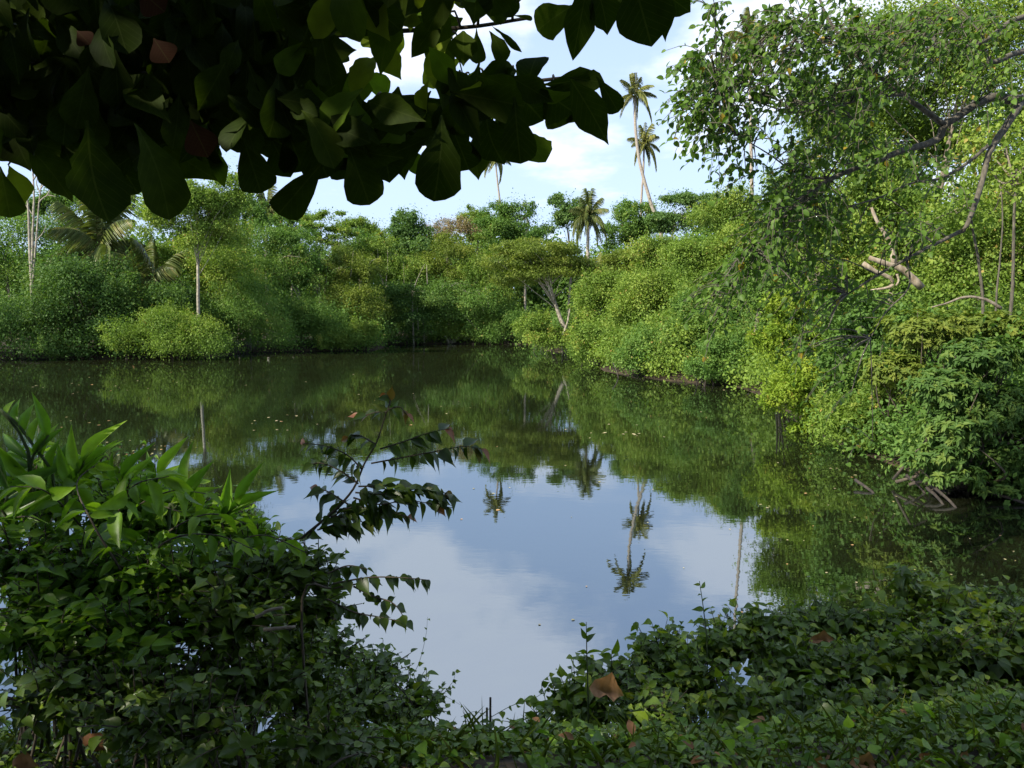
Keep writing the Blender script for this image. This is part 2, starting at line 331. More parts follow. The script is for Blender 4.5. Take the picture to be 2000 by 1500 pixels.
# ------------------------------------------------------------------ foliage
def clump_leaves(c, r, n, size, up=.6, tint0=.5, flat=.75, aspect=.62, droop=.25, jit=.8, tvar=.5):
    """leaves through the volume of one ragged clump, denser towards its outside"""
    d = unit(n); rr = rng.random(n)**.45*rng.uniform(.8, 1.25, n)
    wobble = 1+.35*np.sin(d[:, 0]*5+c[0]*3)*np.sin(d[:, 1]*4+c[2]*2+d[:, 2]*5)
    P = c + d*(rr*wobble)[:, None]*np.asarray(r)
    P[:, 2] = c[2] + (P[:, 2]-c[2])*1.0
    Nn = d*.55 + np.array([0, 0, up]) + rng.normal(0, jit*.6, (n, 3))
    A = unit(n) + d*.5; A[:, 2] -= droop
    L = size*rng.uniform(.5, 1.45, n)
    T = np.clip(tint0 + rng.uniform(-tvar, tvar, n)*.3 + (rng.random(n) < .015)*.5, 0, 1)
    return P, A, Nn, L, L*aspect*rng.uniform(.8, 1.2, n), T
def crown_clumps(blobs, k, cr, flat):
    """blobs: (centre, (rx, ry, rz)). Clump centres over the outside and upper part of each blob."""
    out = []; area = np.array([b[1][0]*b[1][2] for b in blobs]); area = area/area.sum()
    for (c, r), a in zip(blobs, area):
        m = max(3, int(round(k*a))); r = np.array(r); mr = (r[0]+r[2])/2
        for _ in range(m):
            d = unit(1)[0]
            if d[2] < -.5: d[2] *= -.6
            q = c + d*r*(random.uniform(.25, 1.0)**.5)*.85
            s = mr*cr*random.uniform(.6, 1.35)
            out.append((q, np.array([s*1.15, s*1.15, s*flat])))
    return out
def tree(name, label, cat_, D, blobs, mat, n=9000, size=.17, k=26, cr=.38, flat=.75, trunk=None, tr=.14, tmat='bark', up=.6,
         depth=.8, shape=SPECK, base=None, limbs=True, roots=False, group=None, tips=0, wood=None, dmin=None, spread=0.0, aspect=.62, stems=1, droop=.25, grow=1.22, px_stems=(), front=1.1):
    if D > 28: n = int(n*1.35); size = size*.84
    """blobs in picture pixels at distance D: (px, py, rx, ry[, dY]); trunk: pixel polyline from the foot up"""
    if ('bush' in name or 'shrub' in name) and tmat == 'bark': tr, stems, tmat = .045, 4, 'stem'
    B = []
    for b in blobs:
        dY = b[4] if len(b) > 4 else 0; c = at(b[0], b[1], D+dY); s = (D+dY)/FPX
        g_ = grow; B.append((c, (b[2]*s*g_, b[2]*s*depth*g_, b[3]*s*g_)))
    if base is None:
        if trunk: b0 = at(trunk[0][0], trunk[0][1], D)
        else: b0 = B[0][0]
        bx, by = b0[0], b0[1]
        if dmin is not None: by += dmin
    else: bx, by = base
    while pond_dist(bx, by) < .15: bx, by = bx*1.01, by*1.01
    bz = float(height(bx, by)); org = np.array([bx, by, bz]); root = thing(name, label, cat_, org, group)
    cl = crown_clumps(B, k, cr, flat); vol = np.array([c[1][0]*c[1][2] for c in cl]); vol /= vol.sum()
    arrs = [clump_leaves(c, r, max(8, int(n*v)), size, up=up, tint0=random.uniform(.0, .85), aspect=aspect, droop=droop) for (c, r), v in zip(cl, vol)]
    for c_, r_ in B:                                     # leaves between the clumps
        arrs.append(clump_leaves(c_, np.array(r_)*.92, int(n*.22/len(B)), size, up=up, tint0=.4, aspect=aspect))
    # loose outer sprays break the outline
    for _ in range(max(8, k)):
        c, r = random.choice(cl); d = unit(1)[0]; d[2] = abs(d[2])*.9
        arrs.append(clump_leaves(c + d*r*1.1, r*np.array([.4, .4, random.choice([.5, .9, 1.3])]), max(6, n//(k*4)), size, up=up, tint0=random.uniform(.35, .9), aspect=aspect))
    leaf_obj('crown', cat(arrs), shape, M[mat], root, org)
    T = Tubes(); mean = np.mean([b[0] for b in B], 0)
    if trunk:
        pts = [org-np.array([0, 0, .3])] + [at(q[0], q[1], D) for q in trunk] if trunk[0][1] < 9000 else []
        pts = curve(pts, 16); T.tube(pts, taper(tr, tr*.45, len(pts)), 8, .06); top = pts[-1]; r1 = tr*.45; along = pts
    else:
        top = mean; along = curve([org-np.array([0, 0, .3]), org*.5+mean*.5+rng.normal(0, .04, 3)*np.linalg.norm(mean-org), mean], 10); r1 = tr*.4
        for s_ in range(stems):
            off = rng.normal(0, .18, 3)*np.array([1, 1, 0])*(s_ > 0)*np.linalg.norm(B[0][1])
            T.tube(along + off*np.linspace(.15, 1.0, len(along))[:, None], taper(tr, r1, len(along)), 7, .1)
    for sp in px_stems:                                   # further bare stems, in front of the leaves
        q = curve([at(x, y, D-front) for x, y in sp], 10); T.tube(q, taper(tr*.45, tr*.12, len(q)), 6, .2)
    if limbs:
        for c, r in cl[::3] if len(cl) > 30 else cl[::2]:
            a = along[int(len(along)*random.uniform(.55, .98))]; mid = a*.5+c*.5 + rng.normal(0, .06, 3)*np.linalg.norm(c-a) + np.array([0, 0, .05*np.linalg.norm(c-a)])
            pp = curve([a, mid, c], 6); T.tube(pp, taper(min(r1*.4, .045), min(r1*.1, .012), len(pp)), 5)
    T.build('trunk', M[tmat], root, org)
    if roots:
        RT = Tubes()
        for _ in range(roots):
            a = np.array([bx, by, .5]) + rng.normal(0, 1, 3)*np.array([B[0][1][0]*.5, .3, .15]); e = a + np.array([random.uniform(-.7, .7), -random.uniform(.2, 1.4), 0]); e[2] = -.15
            RT.tube(curve([a, a*.4+e*.6+np.array([0, 0, .12]), e], 6), taper(.04, .02, 7)[:len(curve([a, a, e], 6))], 5)
        RT.build('roots', M['root'], root, org)
    return root

# ---- palms
def frond_mesh(L, droop, nl=26, wid=.55, sag=.35, name='frond'):
    """one coconut frond along +X from the origin: arched rachis, hanging leaflets"""
    n = 12; s = np.linspace(0, 1, n); pts = np.stack([L*s*(1-.22*droop*s), 0*s, L*(.55*s*(1-.5*droop) - droop*.85*s**2.2)], 1)
    T = Tubes(); T.tube(pts, taper(.035, .008, n), 4)
    arr = []
    ss = np.repeat(np.linspace(.12, 1, nl), 2); side = np.tile([-1, 1], nl); idx = ss*(n-1); i0 = np.minimum(idx.astype(int), n-2); f = idx-i0
    P = pts[i0]*(1-f)[:, None] + pts[i0+1]*f[:, None]; tg = pts[i0+1]-pts[i0]; tg /= np.linalg.norm(tg, axis=1)[:, None]
    ll = wid*np.sin(np.clip(ss*2.6+.35, 0, math.pi))**.6*rng.uniform(.8, 1.1, len(ss))+.12
    A = tg*.55 + np.stack([0*ss, side*1.0, -sag*2*rng.uniform(.5, 1.3, len(ss))], 1)
    Nn = np.stack([0*ss, side*.4, 1+0*ss], 1)
    V, F, TT, uv = leaves(P, A, Nn, ll, np.full(len(ss), .075), rng.uniform(.1, .9, len(ss)), BLADE)
    V1 = np.concatenate(T.V); F1 = T.F; V = np.concatenate([V1, V]); F = list(F1) + [np.asarray(q)+len(V1) for q in F]
    return make_mesh(name, V, F, np.concatenate([np.full(len(F1), .9), TT]))
FR = [frond_mesh(2.4, d) for d in (.15, .35, .6, .85, 1.1, 1.35)]
def palm(name, label, D, path, rad, nf=17, mat='palm', tr=.13, lean=0, drop=.0, group=None, cat_='palm tree', spin=0.0, tilt=0.0, crown=True):
    """path: trunk pixels from the foot up; rad: frond reach in pixels"""
    P = [at(x, y, D) for x, y in path]; foot = P[0].copy(); gz = float(height(foot[0], foot[1]))
    org = np.array([foot[0], foot[1], gz]) if path[0][1] > 0 else foot
    root = thing(name, label, cat_, org, group)
    pts = curve([org-np.array([0, 0, .3])] + P[0:], 20) if np.linalg.norm(P[0]-org) > .6 else curve(P, 20)
    T = Tubes(); n = len(pts); T.tube(pts, taper(tr*1.25, tr*.7, n, .7), 9, .02); T.build('trunk', M['palmbark'], root, org)
    hub = pts[-1]; sc = rad*D/FPX/2.0
    for i in range(nf):
        q = (i+.5)/nf; k = min(5, int(q*5.4+random.random()*.9)); me = FR[k].copy()
        me.materials.append(M[mat]); o = bpy.data.objects.new('frond', me); C.objects.link(o); o.parent = root
        o.location = hub-org + np.array([0, 0, .0]); el = -(1.25*(1-q)**1.3) + q*.35 + drop
        o.rotation_euler = (random.uniform(-.5, .5), el + tilt*math.cos(i*2.4), i*2.39996+spin+random.uniform(-.2, .2)); s = sc*random.uniform(.85, 1.12); o.scale = (s, s, s)
    return root
# ================================================================== far bank, palms
G1 = 'tall coconut palms rising above the treeline'
palm('coconut_palm', 'tallest coconut palm, its curved pale trunk leaning out of the trees', 74, [(1292, 466), (1272, 400), (1250, 320), (1241, 250), (1240, 188)], 39, 14, tr=.17, group=G1, drop=-.28)
palm('coconut_palm', 'coconut palm directly behind the leaning trunk, a little lower and with a fuller head', 92, [(1252, 460), (1252, 400), (1256, 340), (1258, 284)], 33, 16, tr=.15, group=G1, spin=1, drop=-.12)
palm('coconut_palm', 'lone small coconut palm on a thin trunk above the middle of the treeline', 100, [(984, 440), (976, 390), (970, 340), (968, 312)], 30, 13, tr=.13, group=G1, spin=2)
palm('coconut_palm', 'coconut palm half hidden by the near leafy branches, head above the picture edge of foliage', 60, [(1470, 480), (1468, 350), (1466, 240), (1464, 80)], 48, 16, tr=.15, group=G1, spin=3)
palm('coconut_palm', 'short broad dark coconut palm with upright fronds beside the small round crown', 68, [(1148, 520), (1148, 480), (1149, 425)], 40, 24, tr=.17, mat='palmdark', spin=.5)
palm('coconut_palm', 'small spiky palm poking over the trees below the hanging large leaves', 80, [(520, 500), (521, 460), (522, 420)], 48, 18, mat='palmdark', tr=.15, spin=1.2)
palm('coconut_palm', 'big stooping palm with long arching fronds above the dark dense tree', 56, [(150, 610), (165, 540), (195, 488)], 105, 17, mat='palmdark', tr=.2, spin=.2)
palm('coconut_palm', 'low drooping palm with grey green fronds hanging over the dark slope', 54, [(260, 640), (290, 590), (302, 545)], 85, 15, mat='palmdark', tr=.2, spin=2.2, drop=.35)
palm('coconut_palm', 'pale feathery palm top showing through the green canopy right of the umbrella tree', 58, [(1170, 640), (1175, 560)], 50, 12, mat='palm', tr=.12, spin=1.9)

# ================================================================== far bank, trees
def bg_mass():
    """the wood beyond the first rows, one mass"""
    arrs = []; D0 = 88
    for px in range(-260, 2300, 34):
        for row in range(3):
            top = 505 + 22*math.sin(px*.011+row) + random.uniform(-18, 18); D = D0 + row*7
            if px > 1350: top -= 40
            for py in (top, top+42, top+85, top+125, top+160):
                c = at(px+random.uniform(-12, 12), py, D); s = D/FPX
                arrs.append(clump_leaves(c, np.array([38*s, 1.8, 32*s]), 480, .40, tint0=random.uniform(.1, .8)))
    o = leaf_obj('distant_woodland', cat(arrs), SPECK, M['mid'])
    tag(o, 'distant green wood filling the gaps behind the nearer trees', 'woodland', kind='stuff')
bg_mass()
T_ = tree
def bank_mass(name, label, cat_, px0, px1, nc, size, per, mat, smax, rad, hmax, seed):
    """unbroken growth standing on the bank behind the shoreline"""
    r_ = random.Random(seed); P = np.array(far[px0:px1]); seg = np.linalg.norm(np.diff(P, axis=0), axis=1); cum = np.concatenate([[0], np.cumsum(seg)]); arrs = []
    T = Tubes()
    for _ in range(nc):
        d = r_.random()*cum[-1]; i = min(int(np.searchsorted(cum, d))-1, len(seg)-1); i = max(i, 0); f = (d-cum[i])/seg[i]; q = P[i]*(1-f)+P[i+1]*f
        tg = (P[i+1]-P[i])/seg[i]; nr = np.array([-tg[1], tg[0]]); s = smax*r_.random()**1.3 + .1; q = q + nr*s
        if pond_dist(q[0], q[1]) < -.2: continue
        top = min(hmax, 1.3+s*.55)*(.7+.5*math.sin(d*.5+seed)*.5+.2); z = r_.uniform(.25, 1)*top
        R_ = rad*r_.uniform(.6, 1.4); c = np.array([q[0], q[1], float(height(q[0], q[1]))+z])
        arrs.append(clump_leaves(c, np.array([R_, R_, R_*.7]), per, size, tint0=r_.uniform(.1, .8)))
    o = leaf_obj(name, cat(arrs), SPECK, M[mat]); tag(o, label, cat_, kind='stuff')
bank_mass('undergrowth', 'unbroken green undergrowth behind the shrubs of the far shore', 'undergrowth', 0, 12, 760, .17, 150, 'mid', 10, 1.15, 3.6, 1)
bank_mass('undergrowth', 'sunny unbroken undergrowth behind the bushes of the stepping bank', 'undergrowth', 11, 18, 560, .125, 190, 'bright', 7, .9, 3.0, 2)
bank_mass('undergrowth', 'shaded undergrowth under the bushes of the near side bank', 'undergrowth', 17, 21, 300, .09, 220, 'mid', 5, .7, 2.6, 3)
# --- left part
b_ = at(62, 640, 47.0); b_ = b_*np.array([1.05, 1.05, 0]); b_[2] = float(height(b_[0], b_[1])); rt = thing('bare_tree', 'leafless pale double trunked tree with thin twigs against the sky', 'bare tree', b_)
T = Tubes(); Dq = 48.5
for pts, r0, r1 in (([(64, 610), (62, 550), (58, 480), (56, 420), (53, 385)], .11, .05), ([(62, 540), (64, 460), (66, 390), (64, 330), (62, 300)], .075, .03), ([(64, 550), (70, 480), (76, 400), (82, 350)], .065, .025)):
    q = curve([at(x, y, Dq) for x, y in pts], 20); T.tube(q, taper(r0, r1, len(q)), 8, .12)
T.build('trunk', M['pale'], rt, b_)
T = Tubes()
for pts in ([(56, 400), (46, 380), (38, 372)], [(76, 395), (92, 382), (110, 384)], [(80, 368), (90, 355), (105, 352)], [(66, 350), (76, 335), (88, 330)], [(80, 380), (72, 360), (74, 340)], [(92, 382), (98, 370), (102, 362)], [(70, 470), (84, 455), (90, 440)], [(64, 420), (50, 400), (44, 402)]):
    q = curve([at(x, y, Dq) for x, y in pts], 8); T.tube(q, taper(.045, .015, len(q)), 5, .2)
T.build('branch', M['pale'], rt, b_)
T_('spreading_shrub', 'low spreading shrub trailing over the water with a bleached branch', 'shrub', 48, [(30, 630, 105, 55), (90, 670, 50, 28), (-60, 640, 90, 60)], 'dark', 16000, .15, 40, roots=14)
T_('broadleaf_tree', 'dense dark rounded tree below the stooping palm', 'tree', 50.5, [(150, 565, 90, 62), (235, 610, 70, 68), (110, 630, 80, 60), (200, 665, 80, 35)], 'dark', 26000, .17, 46, tr=.2, roots=16)
T_('broadleaf_tree', 'feathery green tree behind the pale bare double trunk', 'tree', 60, [(30, 470, 85, 55), (60, 545, 80, 55), (-60, 500, 70, 90)], 'mid', 15000, .17, 34)
T_('broadleaf_tree', 'green tree standing behind the fronds of the stooping palm', 'tree', 66, [(150, 405, 48, 42), (190, 500, 60, 50), (205, 420, 34, 36), (130, 450, 40, 40)], 'mid', 10000, .18, 26)
T_('rounded_bush', 'bright yellow green bush bulging over the water with upright shoots', 'bush', 48.6, [(290, 655, 70, 42), (360, 655, 75, 45), (400, 665, 40, 30), (330, 620, 45, 22)], 'bright', 20000, .14, 44, aspect=.45, roots=18, dmin=1.2, px_stems=())
T_('creeper_bush', 'dark green creeper mound under the low drooping palm', 'bush', 52, [(340, 590, 55, 32), (290, 600, 40, 30)], 'dark', 8000, .15, 18)
T_('slender_tree', 'tall airy tree with a straight pale trunk behind the bright bush', 'tree', 50.3, [(385, 400, 75, 55), (445, 375, 45, 50), (330, 425, 55, 50), (400, 460, 60, 45), (300, 380, 35, 30)], 'bright', 24000, .15, 60, cr=.26, trunk=[(388, 640), (387, 560), (386, 480), (383, 380)], tr=.125, tmat='pale')
T_('thicket_tree', 'loose yellowish tree drooping beside the straight pale trunk', 'tree', 57, [(440, 540, 70, 70), (430, 470, 55, 40), (350, 520, 40, 45)], 'bright', 15000, .15, 34)
T_('thicket_tree', 'willowy mid green tree with a slim pale stem above the shore', 'tree', 55.5, [(490, 610, 70, 60), (455, 640, 50, 45), (530, 650, 55, 38)], 'mid', 16000, .14, 34, trunk=[(489, 660), (490, 630), (491, 590)], tr=.09, tmat='pale', aspect=.4)
T_('thicket_tree', 'tall soft green tree below the small spiky palm', 'tree', 62, [(505, 480, 60, 42), (540, 540, 60, 60), (480, 540, 45, 60)], 'mid', 14000, .16, 32, aspect=.45)
T_('thin_stemmed_tree', 'green tree with a bare stem leaning across its front', 'tree', 62.5, [(575, 480, 50, 40), (600, 540, 50, 45)], 'mid', 9000, .16, 26, cr=.26, trunk=[(586, 580), (565, 545), (545, 505)], tr=.1, tmat='pale', px_stems=[[(586, 590), (566, 545), (546, 505)], [(546, 510), (560, 500), (590, 503)]])
T_('rounded_bush', 'rounded mid green bush at the shore between the willowy tree and the low bright shrub', 'bush', 59.5, [(600, 625, 60, 42), (650, 640, 45, 32), (560, 655, 50, 25)], 'mid', 14000, .14, 30, aspect=.4, roots=12, dmin=1.5)
T_('flat_topped_tree', 'light green flat topped tree on thin bare stems', 'tree', 70, [(635, 425, 38, 16), (605, 448, 38, 20), (660, 455, 35, 20), (640, 470, 40, 18)], 'bright', 6500, .18, 30, cr=.26, flat=.4, trunk=[(625, 580), (622, 520), (628, 440)], tr=.1, tmat='pale', px_stems=[[(634, 575), (640, 515), (650, 462)], [(660, 540), (664, 500), (660, 465)]])
T_('thin_stemmed_tree', 'loose olive tree with several pale leaning stems', 'tree', 66, [(655, 520, 45, 40), (700, 530, 45, 40), (640, 560, 40, 30)], 'olive', 10000, .15, 26, cr=.28, trunk=[(622, 590), (616, 545), (618, 505)], tr=.08, tmat='pale', px_stems=[[(618, 590), (612, 540), (624, 480)], [(632, 590), (638, 545)], [(685, 540), (690, 490)], [(718, 550), (722, 515), (735, 505)]])
T_('tangled_bush', 'tangled bush with bare grey twigs behind the low bright shrub', 'bush', 63, [(690, 590, 55, 35), (720, 610, 35, 35)], 'olive', 8000, .14, 20)
T_('low_shrub', 'low bright green shrub with pale yellow sprigs on the shore', 'shrub', 59.6, [(700, 655, 38, 20), (650, 668, 45, 14), (725, 640, 18, 12)], 'bright', 9000, .13, 22, roots=10, dmin=1.2)
T_('broadleaf_tree', 'pale green tree breaking the low skyline left of the domed tree', 'tree', 74, [(715, 480, 48, 26), (690, 500, 40, 30)], 'mid', 7000, .2, 22)
T_('domed_tree', 'domed blue green tree standing out on the skyline', 'tree', 78, [(800, 430, 32, 25), (798, 460, 48, 28), (815, 490, 50, 32), (780, 490, 45, 28)], 'blue', 12000, .22, 34, cr=.28, tr=.16)
T_('forked_tree', 'tree with a pale V of bare stems in front of the domed tree', 'tree', 72, [(735, 515, 45, 40), (790, 530, 45, 35), (750, 480, 35, 20)], 'bright', 10000, .16, 28, cr=.26, trunk=[(752, 565), (740, 530), (737, 485)], tr=.1, tmat='pale', px_stems=[[(752, 565), (742, 530), (737, 485)], [(753, 565), (757, 520), (757, 488)], [(753, 558), (766, 562)], [(789, 555), (788, 512)], [(790, 545), (798, 515)]])
T_('shade_tree', 'dark wide thicket with thin trunks standing in its shadow', 'tree', 70, [(770, 590, 75, 35), (840, 600, 60, 40), (800, 640, 60, 28), (740, 620, 40, 35)], 'dark', 20000, .16, 38, flat=.5, trunk=[(808, 672), (806, 610), (806, 560)], tr=.1, tmat='pale', px_stems=[[(808, 655), (805, 600), (808, 565), (822, 530), (830, 516)], [(817, 645), (815, 600)], [(835, 555), (833, 518)]])
T_('dry_tree', 'dry brownish pink tree crown showing against the sky', 'tree', 82, [(875, 440, 38, 18), (905, 455, 45, 20), (850, 455, 25, 18)], 'dry', 6000, .14, 26, cr=.3)
T_('broadleaf_tree', 'olive green tree with pale arching twigs below the dry crown', 'tree', 74, [(885, 490, 55, 40), (850, 530, 45, 40), (910, 545, 55, 40)], 'olive', 13000, .17, 34, cr=.28)
T_('leaning_tree', 'bushy tree with pale bare branches leaning out over the thicket', 'tree', 71, [(870, 585, 50, 35), (930, 600, 55, 40)], 'mid', 11000, .16, 28, trunk=[(828, 600), (860, 575), (888, 552)], tr=.09, tmat='pale', px_stems=[[(828, 600), (860, 575), (892, 552)], [(858, 577), (868, 550)], [(945, 610), (935, 570)], [(955, 600), (948, 560)], [(905, 615), (935, 645)]])
T_('pale_shrub', 'pale twiggy shrub standing alone at the middle of the far shore', 'shrub', 71.5, [(880, 652, 42, 18), (850, 660, 22, 14), (910, 655, 25, 14)], 'bright', 7000, .13, 20, tmat='pale', stems=7, roots=10)
T_('round_crowned_tree', 'round crowned tree with a bleached snapped stem, under the lone palm', 'tree', 73, [(985, 415, 38, 25), (1020, 420, 34, 30), (970, 455, 42, 35), (1030, 460, 42, 32)], 'mid', 12000, .18, 36, cr=.28, trunk=[(1026, 470), (1032, 450), (1027, 418)], tr=.12, tmat='pale')
T_('broadleaf_tree', 'yellow green tree filling the slope left of the umbrella tree', 'tree', 72, [(960, 530, 50, 45), (960, 590, 50, 40)], 'bright', 11000, .16, 28)
T_('mangrove_bush', 'dark bush overhanging the water in the far corner of the pond', 'bush', 71, [(990, 635, 55, 30), (950, 648, 40, 22), (1030, 650, 28, 22)], 'mid', 11000, .15, 28, roots=14)
T_('umbrella_tree', 'broad flat umbrella shaped tree on a pale crooked trunk', 'tree', 54.5, [(1060, 488, 95, 16), (1000, 515, 72, 16), (1100, 515, 75, 16), (1050, 535, 90, 14), (1010, 548, 50, 12), (1140, 530, 45, 12)], 'olive', 22000, .15, 80, cr=.34, flat=.35, trunk=[(1108, 655), (1096, 625), (1085, 595), (1073, 560), (1060, 530)], tr=.185, tmat='pale', depth=.7)
T_('broken_stump', 'short bleached stump forking beside the crooked trunk', 'stump', 53.6, [(1112, 600, 5, 4)], 'bright', 30, .12, 3, trunk=[(1100, 655), (1108, 630), (1113, 603)], tr=.1, tmat='pale', limbs=False)
T_('small_round_tree', 'small round crowned tree between the snapped stem and the broad palm', 'tree', 76, [(1105, 400, 26, 20), (1118, 425, 24, 22), (1092, 430, 18, 16)], 'blue', 5000, .24, 18, cr=.34)
T_('broadleaf_tree', 'green tree through which the tall leaning palm trunk rises', 'tree', 76, [(1235, 430, 45, 28), (1210, 460, 45, 30), (1265, 455, 45, 26), (1230, 405, 30, 12)], 'mid', 11000, .2, 34, cr=.28)
T_('layered_tree', 'layered dark tree with a white forked stem beside the leaning palm trunk', 'tree', 68, [(1325, 395, 45, 20), (1290, 425, 35, 14), (1350, 430, 50, 18), (1320, 440, 40, 16), (1370, 400, 40, 20)], 'blue', 13000, .18, 44, cr=.3, flat=.4, trunk=[(1312, 480), (1314, 455), (1318, 420)], tr=.13, tmat='pale')
T_('broadleaf_tree', 'bright leafy tree on the skyline next to the hanging branches', 'tree', 55, [(1405, 430, 45, 45), (1440, 400, 40, 45), (1460, 460, 50, 50)], 'bright', 13000, .16, 32)
T_('airy_tree', 'tall airy feathery tree top between the straight pale trunk and the small spiky palm', 'tree', 66, [(470, 410, 45, 40), (440, 440, 40, 40), (500, 440, 30, 25)], 'mid', 12000, .16, 44, cr=.2, trunk=[(465, 560), (462, 480), (470, 390)], tr=.1)
T_('airy_tree', 'airy feathery tree top behind the bare double trunk', 'tree', 66, [(40, 410, 50, 36), (100, 400, 35, 30)], 'mid', 12000, .16, 40, cr=.2, trunk=[(60, 560), (62, 480), (60, 400)], tr=.1)
T_('airy_tree', 'thin crowned tree between the flat topped and the domed tree', 'tree', 80, [(700, 450, 38, 26), (735, 460, 30, 22)], 'bright', 5500, .18, 36, cr=.22, trunk=[(705, 560), (704, 500), (700, 440)], tr=.1, tmat='pale')
T_('airy_tree', 'loose crowned tree rising just left of the flat topped tree', 'tree', 76, [(575, 430, 36, 30), (560, 465, 36, 30)], 'mid', 7000, .18, 36, cr=.22, trunk=[(570, 560), (570, 500), (572, 420)], tr=.1, tmat='pale')
T_('airy_tree', 'light green tree lifting above the canopy left of the round crowned tree', 'tree', 84, [(925, 430, 34, 26), (945, 455, 30, 24)], 'bright', 5500, .18, 32, cr=.24)
# --- right bank, middle distance
G2 = 'mangrove bushes crowding the sunny bank'
T_('mangrove_bush', 'yellow green bush wrapped round the foot of the crooked trunk', 'bush', 53.5, [(1080, 665, 55, 18), (1040, 640, 30, 25), (1145, 670, 40, 20)], 'bright', 14000, .14, 30, group=G2, roots=8, dmin=1.5)
T_('mangrove_bush', 'mound of foliage beside the bleached stump', 'bush', 51, [(1175, 600, 42, 50), (1190, 560, 45, 30)], 'bright', 14000, .14, 30, group=G2)
T_('mangrove_bush', 'leafy bush meeting the water where the bank steps towards the camera', 'bush', 42, [(1195, 680, 62, 38), (1160, 660, 45, 30), (1230, 700, 45, 26)], 'bright', 18000, .12, 34, group=G2, roots=16, dmin=1)
T_('flat_topped_tree', 'flat topped bush with shaded brown twigs under its crown', 'tree', 54, [(1230, 505, 50, 18), (1205, 530, 40, 18), (1250, 535, 40, 18)], 'olive', 10000, .14, 34, flat=.4, cr=.3)
T_('mangrove_tree', 'golden green tree top just below the foot of the leaning palm', 'tree', 48, [(1300, 490, 60, 22), (1340, 510, 60, 28), (1280, 520, 45, 25)], 'bright', 15000, .13, 38, group=G2)
T_('mangrove_tree', 'full rounded tree in the middle of the sunny bank', 'tree', 44, [(1290, 580, 62, 48), (1240, 600, 45, 45), (1330, 560, 45, 40)], 'bright', 20000, .13, 40, group=G2)
T_('mangrove_bush', 'wide bush with reddish bare twigs low over the dark waterline', 'bush', 35.5, [(1300, 680, 70, 42), (1250, 700, 50, 28), (1350, 690, 50, 38)], 'mid', 22000, .105, 40, group=G2, roots=22, dmin=1)
T_('mangrove_tree', 'tall leafy tree beside the dangling green twig', 'tree', 39, [(1400, 550, 60, 60), (1370, 500, 50, 35), (1430, 490, 50, 40)], 'bright', 22000, .12, 42, group=G2)
T_('mangrove_tree', 'shaded leafy tree below the dangling green twig', 'tree', 36, [(1400, 640, 60, 45), (1350, 620, 40, 40)], 'mid', 16000, .11, 34, group=G2)
T_('mangrove_bush', 'bush over a black hollow at the waterline next to the lime bush', 'bush', 31.5, [(1420, 700, 50, 40), (1465, 710, 35, 35), (1390, 720, 45, 22)], 'mid', 18000, .10, 34, group=G2, roots=20, dmin=1)
T_('mangrove_tree', 'darker tree rising behind the lime bush', 'tree', 31, [(1490, 580, 55, 60), (1500, 650, 45, 45), (1470, 520, 45, 35)], 'mid', 20000, .105, 38, group=G2)
# --- right bank, near
T_('lime_bush', 'brilliant lime yellow bush leaning out above the water', 'bush', 22.5, [(1560, 610, 55, 50), (1520, 680, 45, 45), (1600, 660, 60, 50)], 'gold', 24000, .095, 46, shape=SPECK, cr=.3, dmin=1.2, aspect=.42)
T_('lime_bush', 'lower lime green bush whose sprays touch the water', 'bush', 19.5, [(1560, 750, 62, 45), (1620, 790, 65, 42), (1530, 770, 40, 32), (1600, 835, 55, 22)], 'gold', 24000, .09, 46, cr=.3, dmin=1.5, aspect=.42)
T_('mangrove_bush', 'mixed green bush between the lime sprays and the rosette shrub', 'bush', 18, [(1690, 700, 70, 60), (1660, 620, 60, 45), (1720, 640, 60, 45)], 'mid', 24000, .085, 44, cr=.3, dmin=.8)
T_('mangrove_bush', 'twiggy bush hanging over the water behind the rosette shrub', 'bush', 16.5, [(1690, 810, 70, 45), (1740, 790, 60, 50), (1640, 840, 45, 28), (1740, 865, 75, 25), (1830, 880, 60, 25)], 'bright', 24000, .08, 50, cr=.28, dmin=.8, aspect=.45)
T_('bank_tree', 'green tree behind the bleached fallen trunk', 'tree', 30, [(1600, 470, 80, 70), (1560, 400, 70, 60), (1650, 540, 70, 50)], 'bright', 24000, .115, 46)
T_('bank_tree', 'bright leafed tree filling the bank above the fallen trunk', 'tree', 27, [(1750, 420, 85, 70), (1780, 500, 80, 45), (1700, 350, 70, 55)], 'bright', 26000, .11, 48)
T_('bank_tree', 'tall green tree behind the slim upright trunks', 'tree', 24, [(1900, 470, 85, 80), (1980, 400, 90, 90), (1860, 560, 70, 50), (1990, 560, 70, 70)], 'bright', 30000, .10, 52)
T_('bank_tree', 'high sunlit crown seen through the hanging limbs', 'tree', 30, [(1700, 230, 90, 75), (1800, 290, 85, 65), (1620, 280, 60, 60), (1580, 200, 45, 50)], 'bright', 24000, .12, 48)
T_('bank_tree', 'highest sunlit crown reaching the top corner', 'tree', 27, [(1900, 180, 100, 100), (1980, 280, 90, 80), (1830, 80, 90, 80), (2000, 60, 100, 80), (1700, 90, 80, 70)], 'bright', 32000, .11, 60)
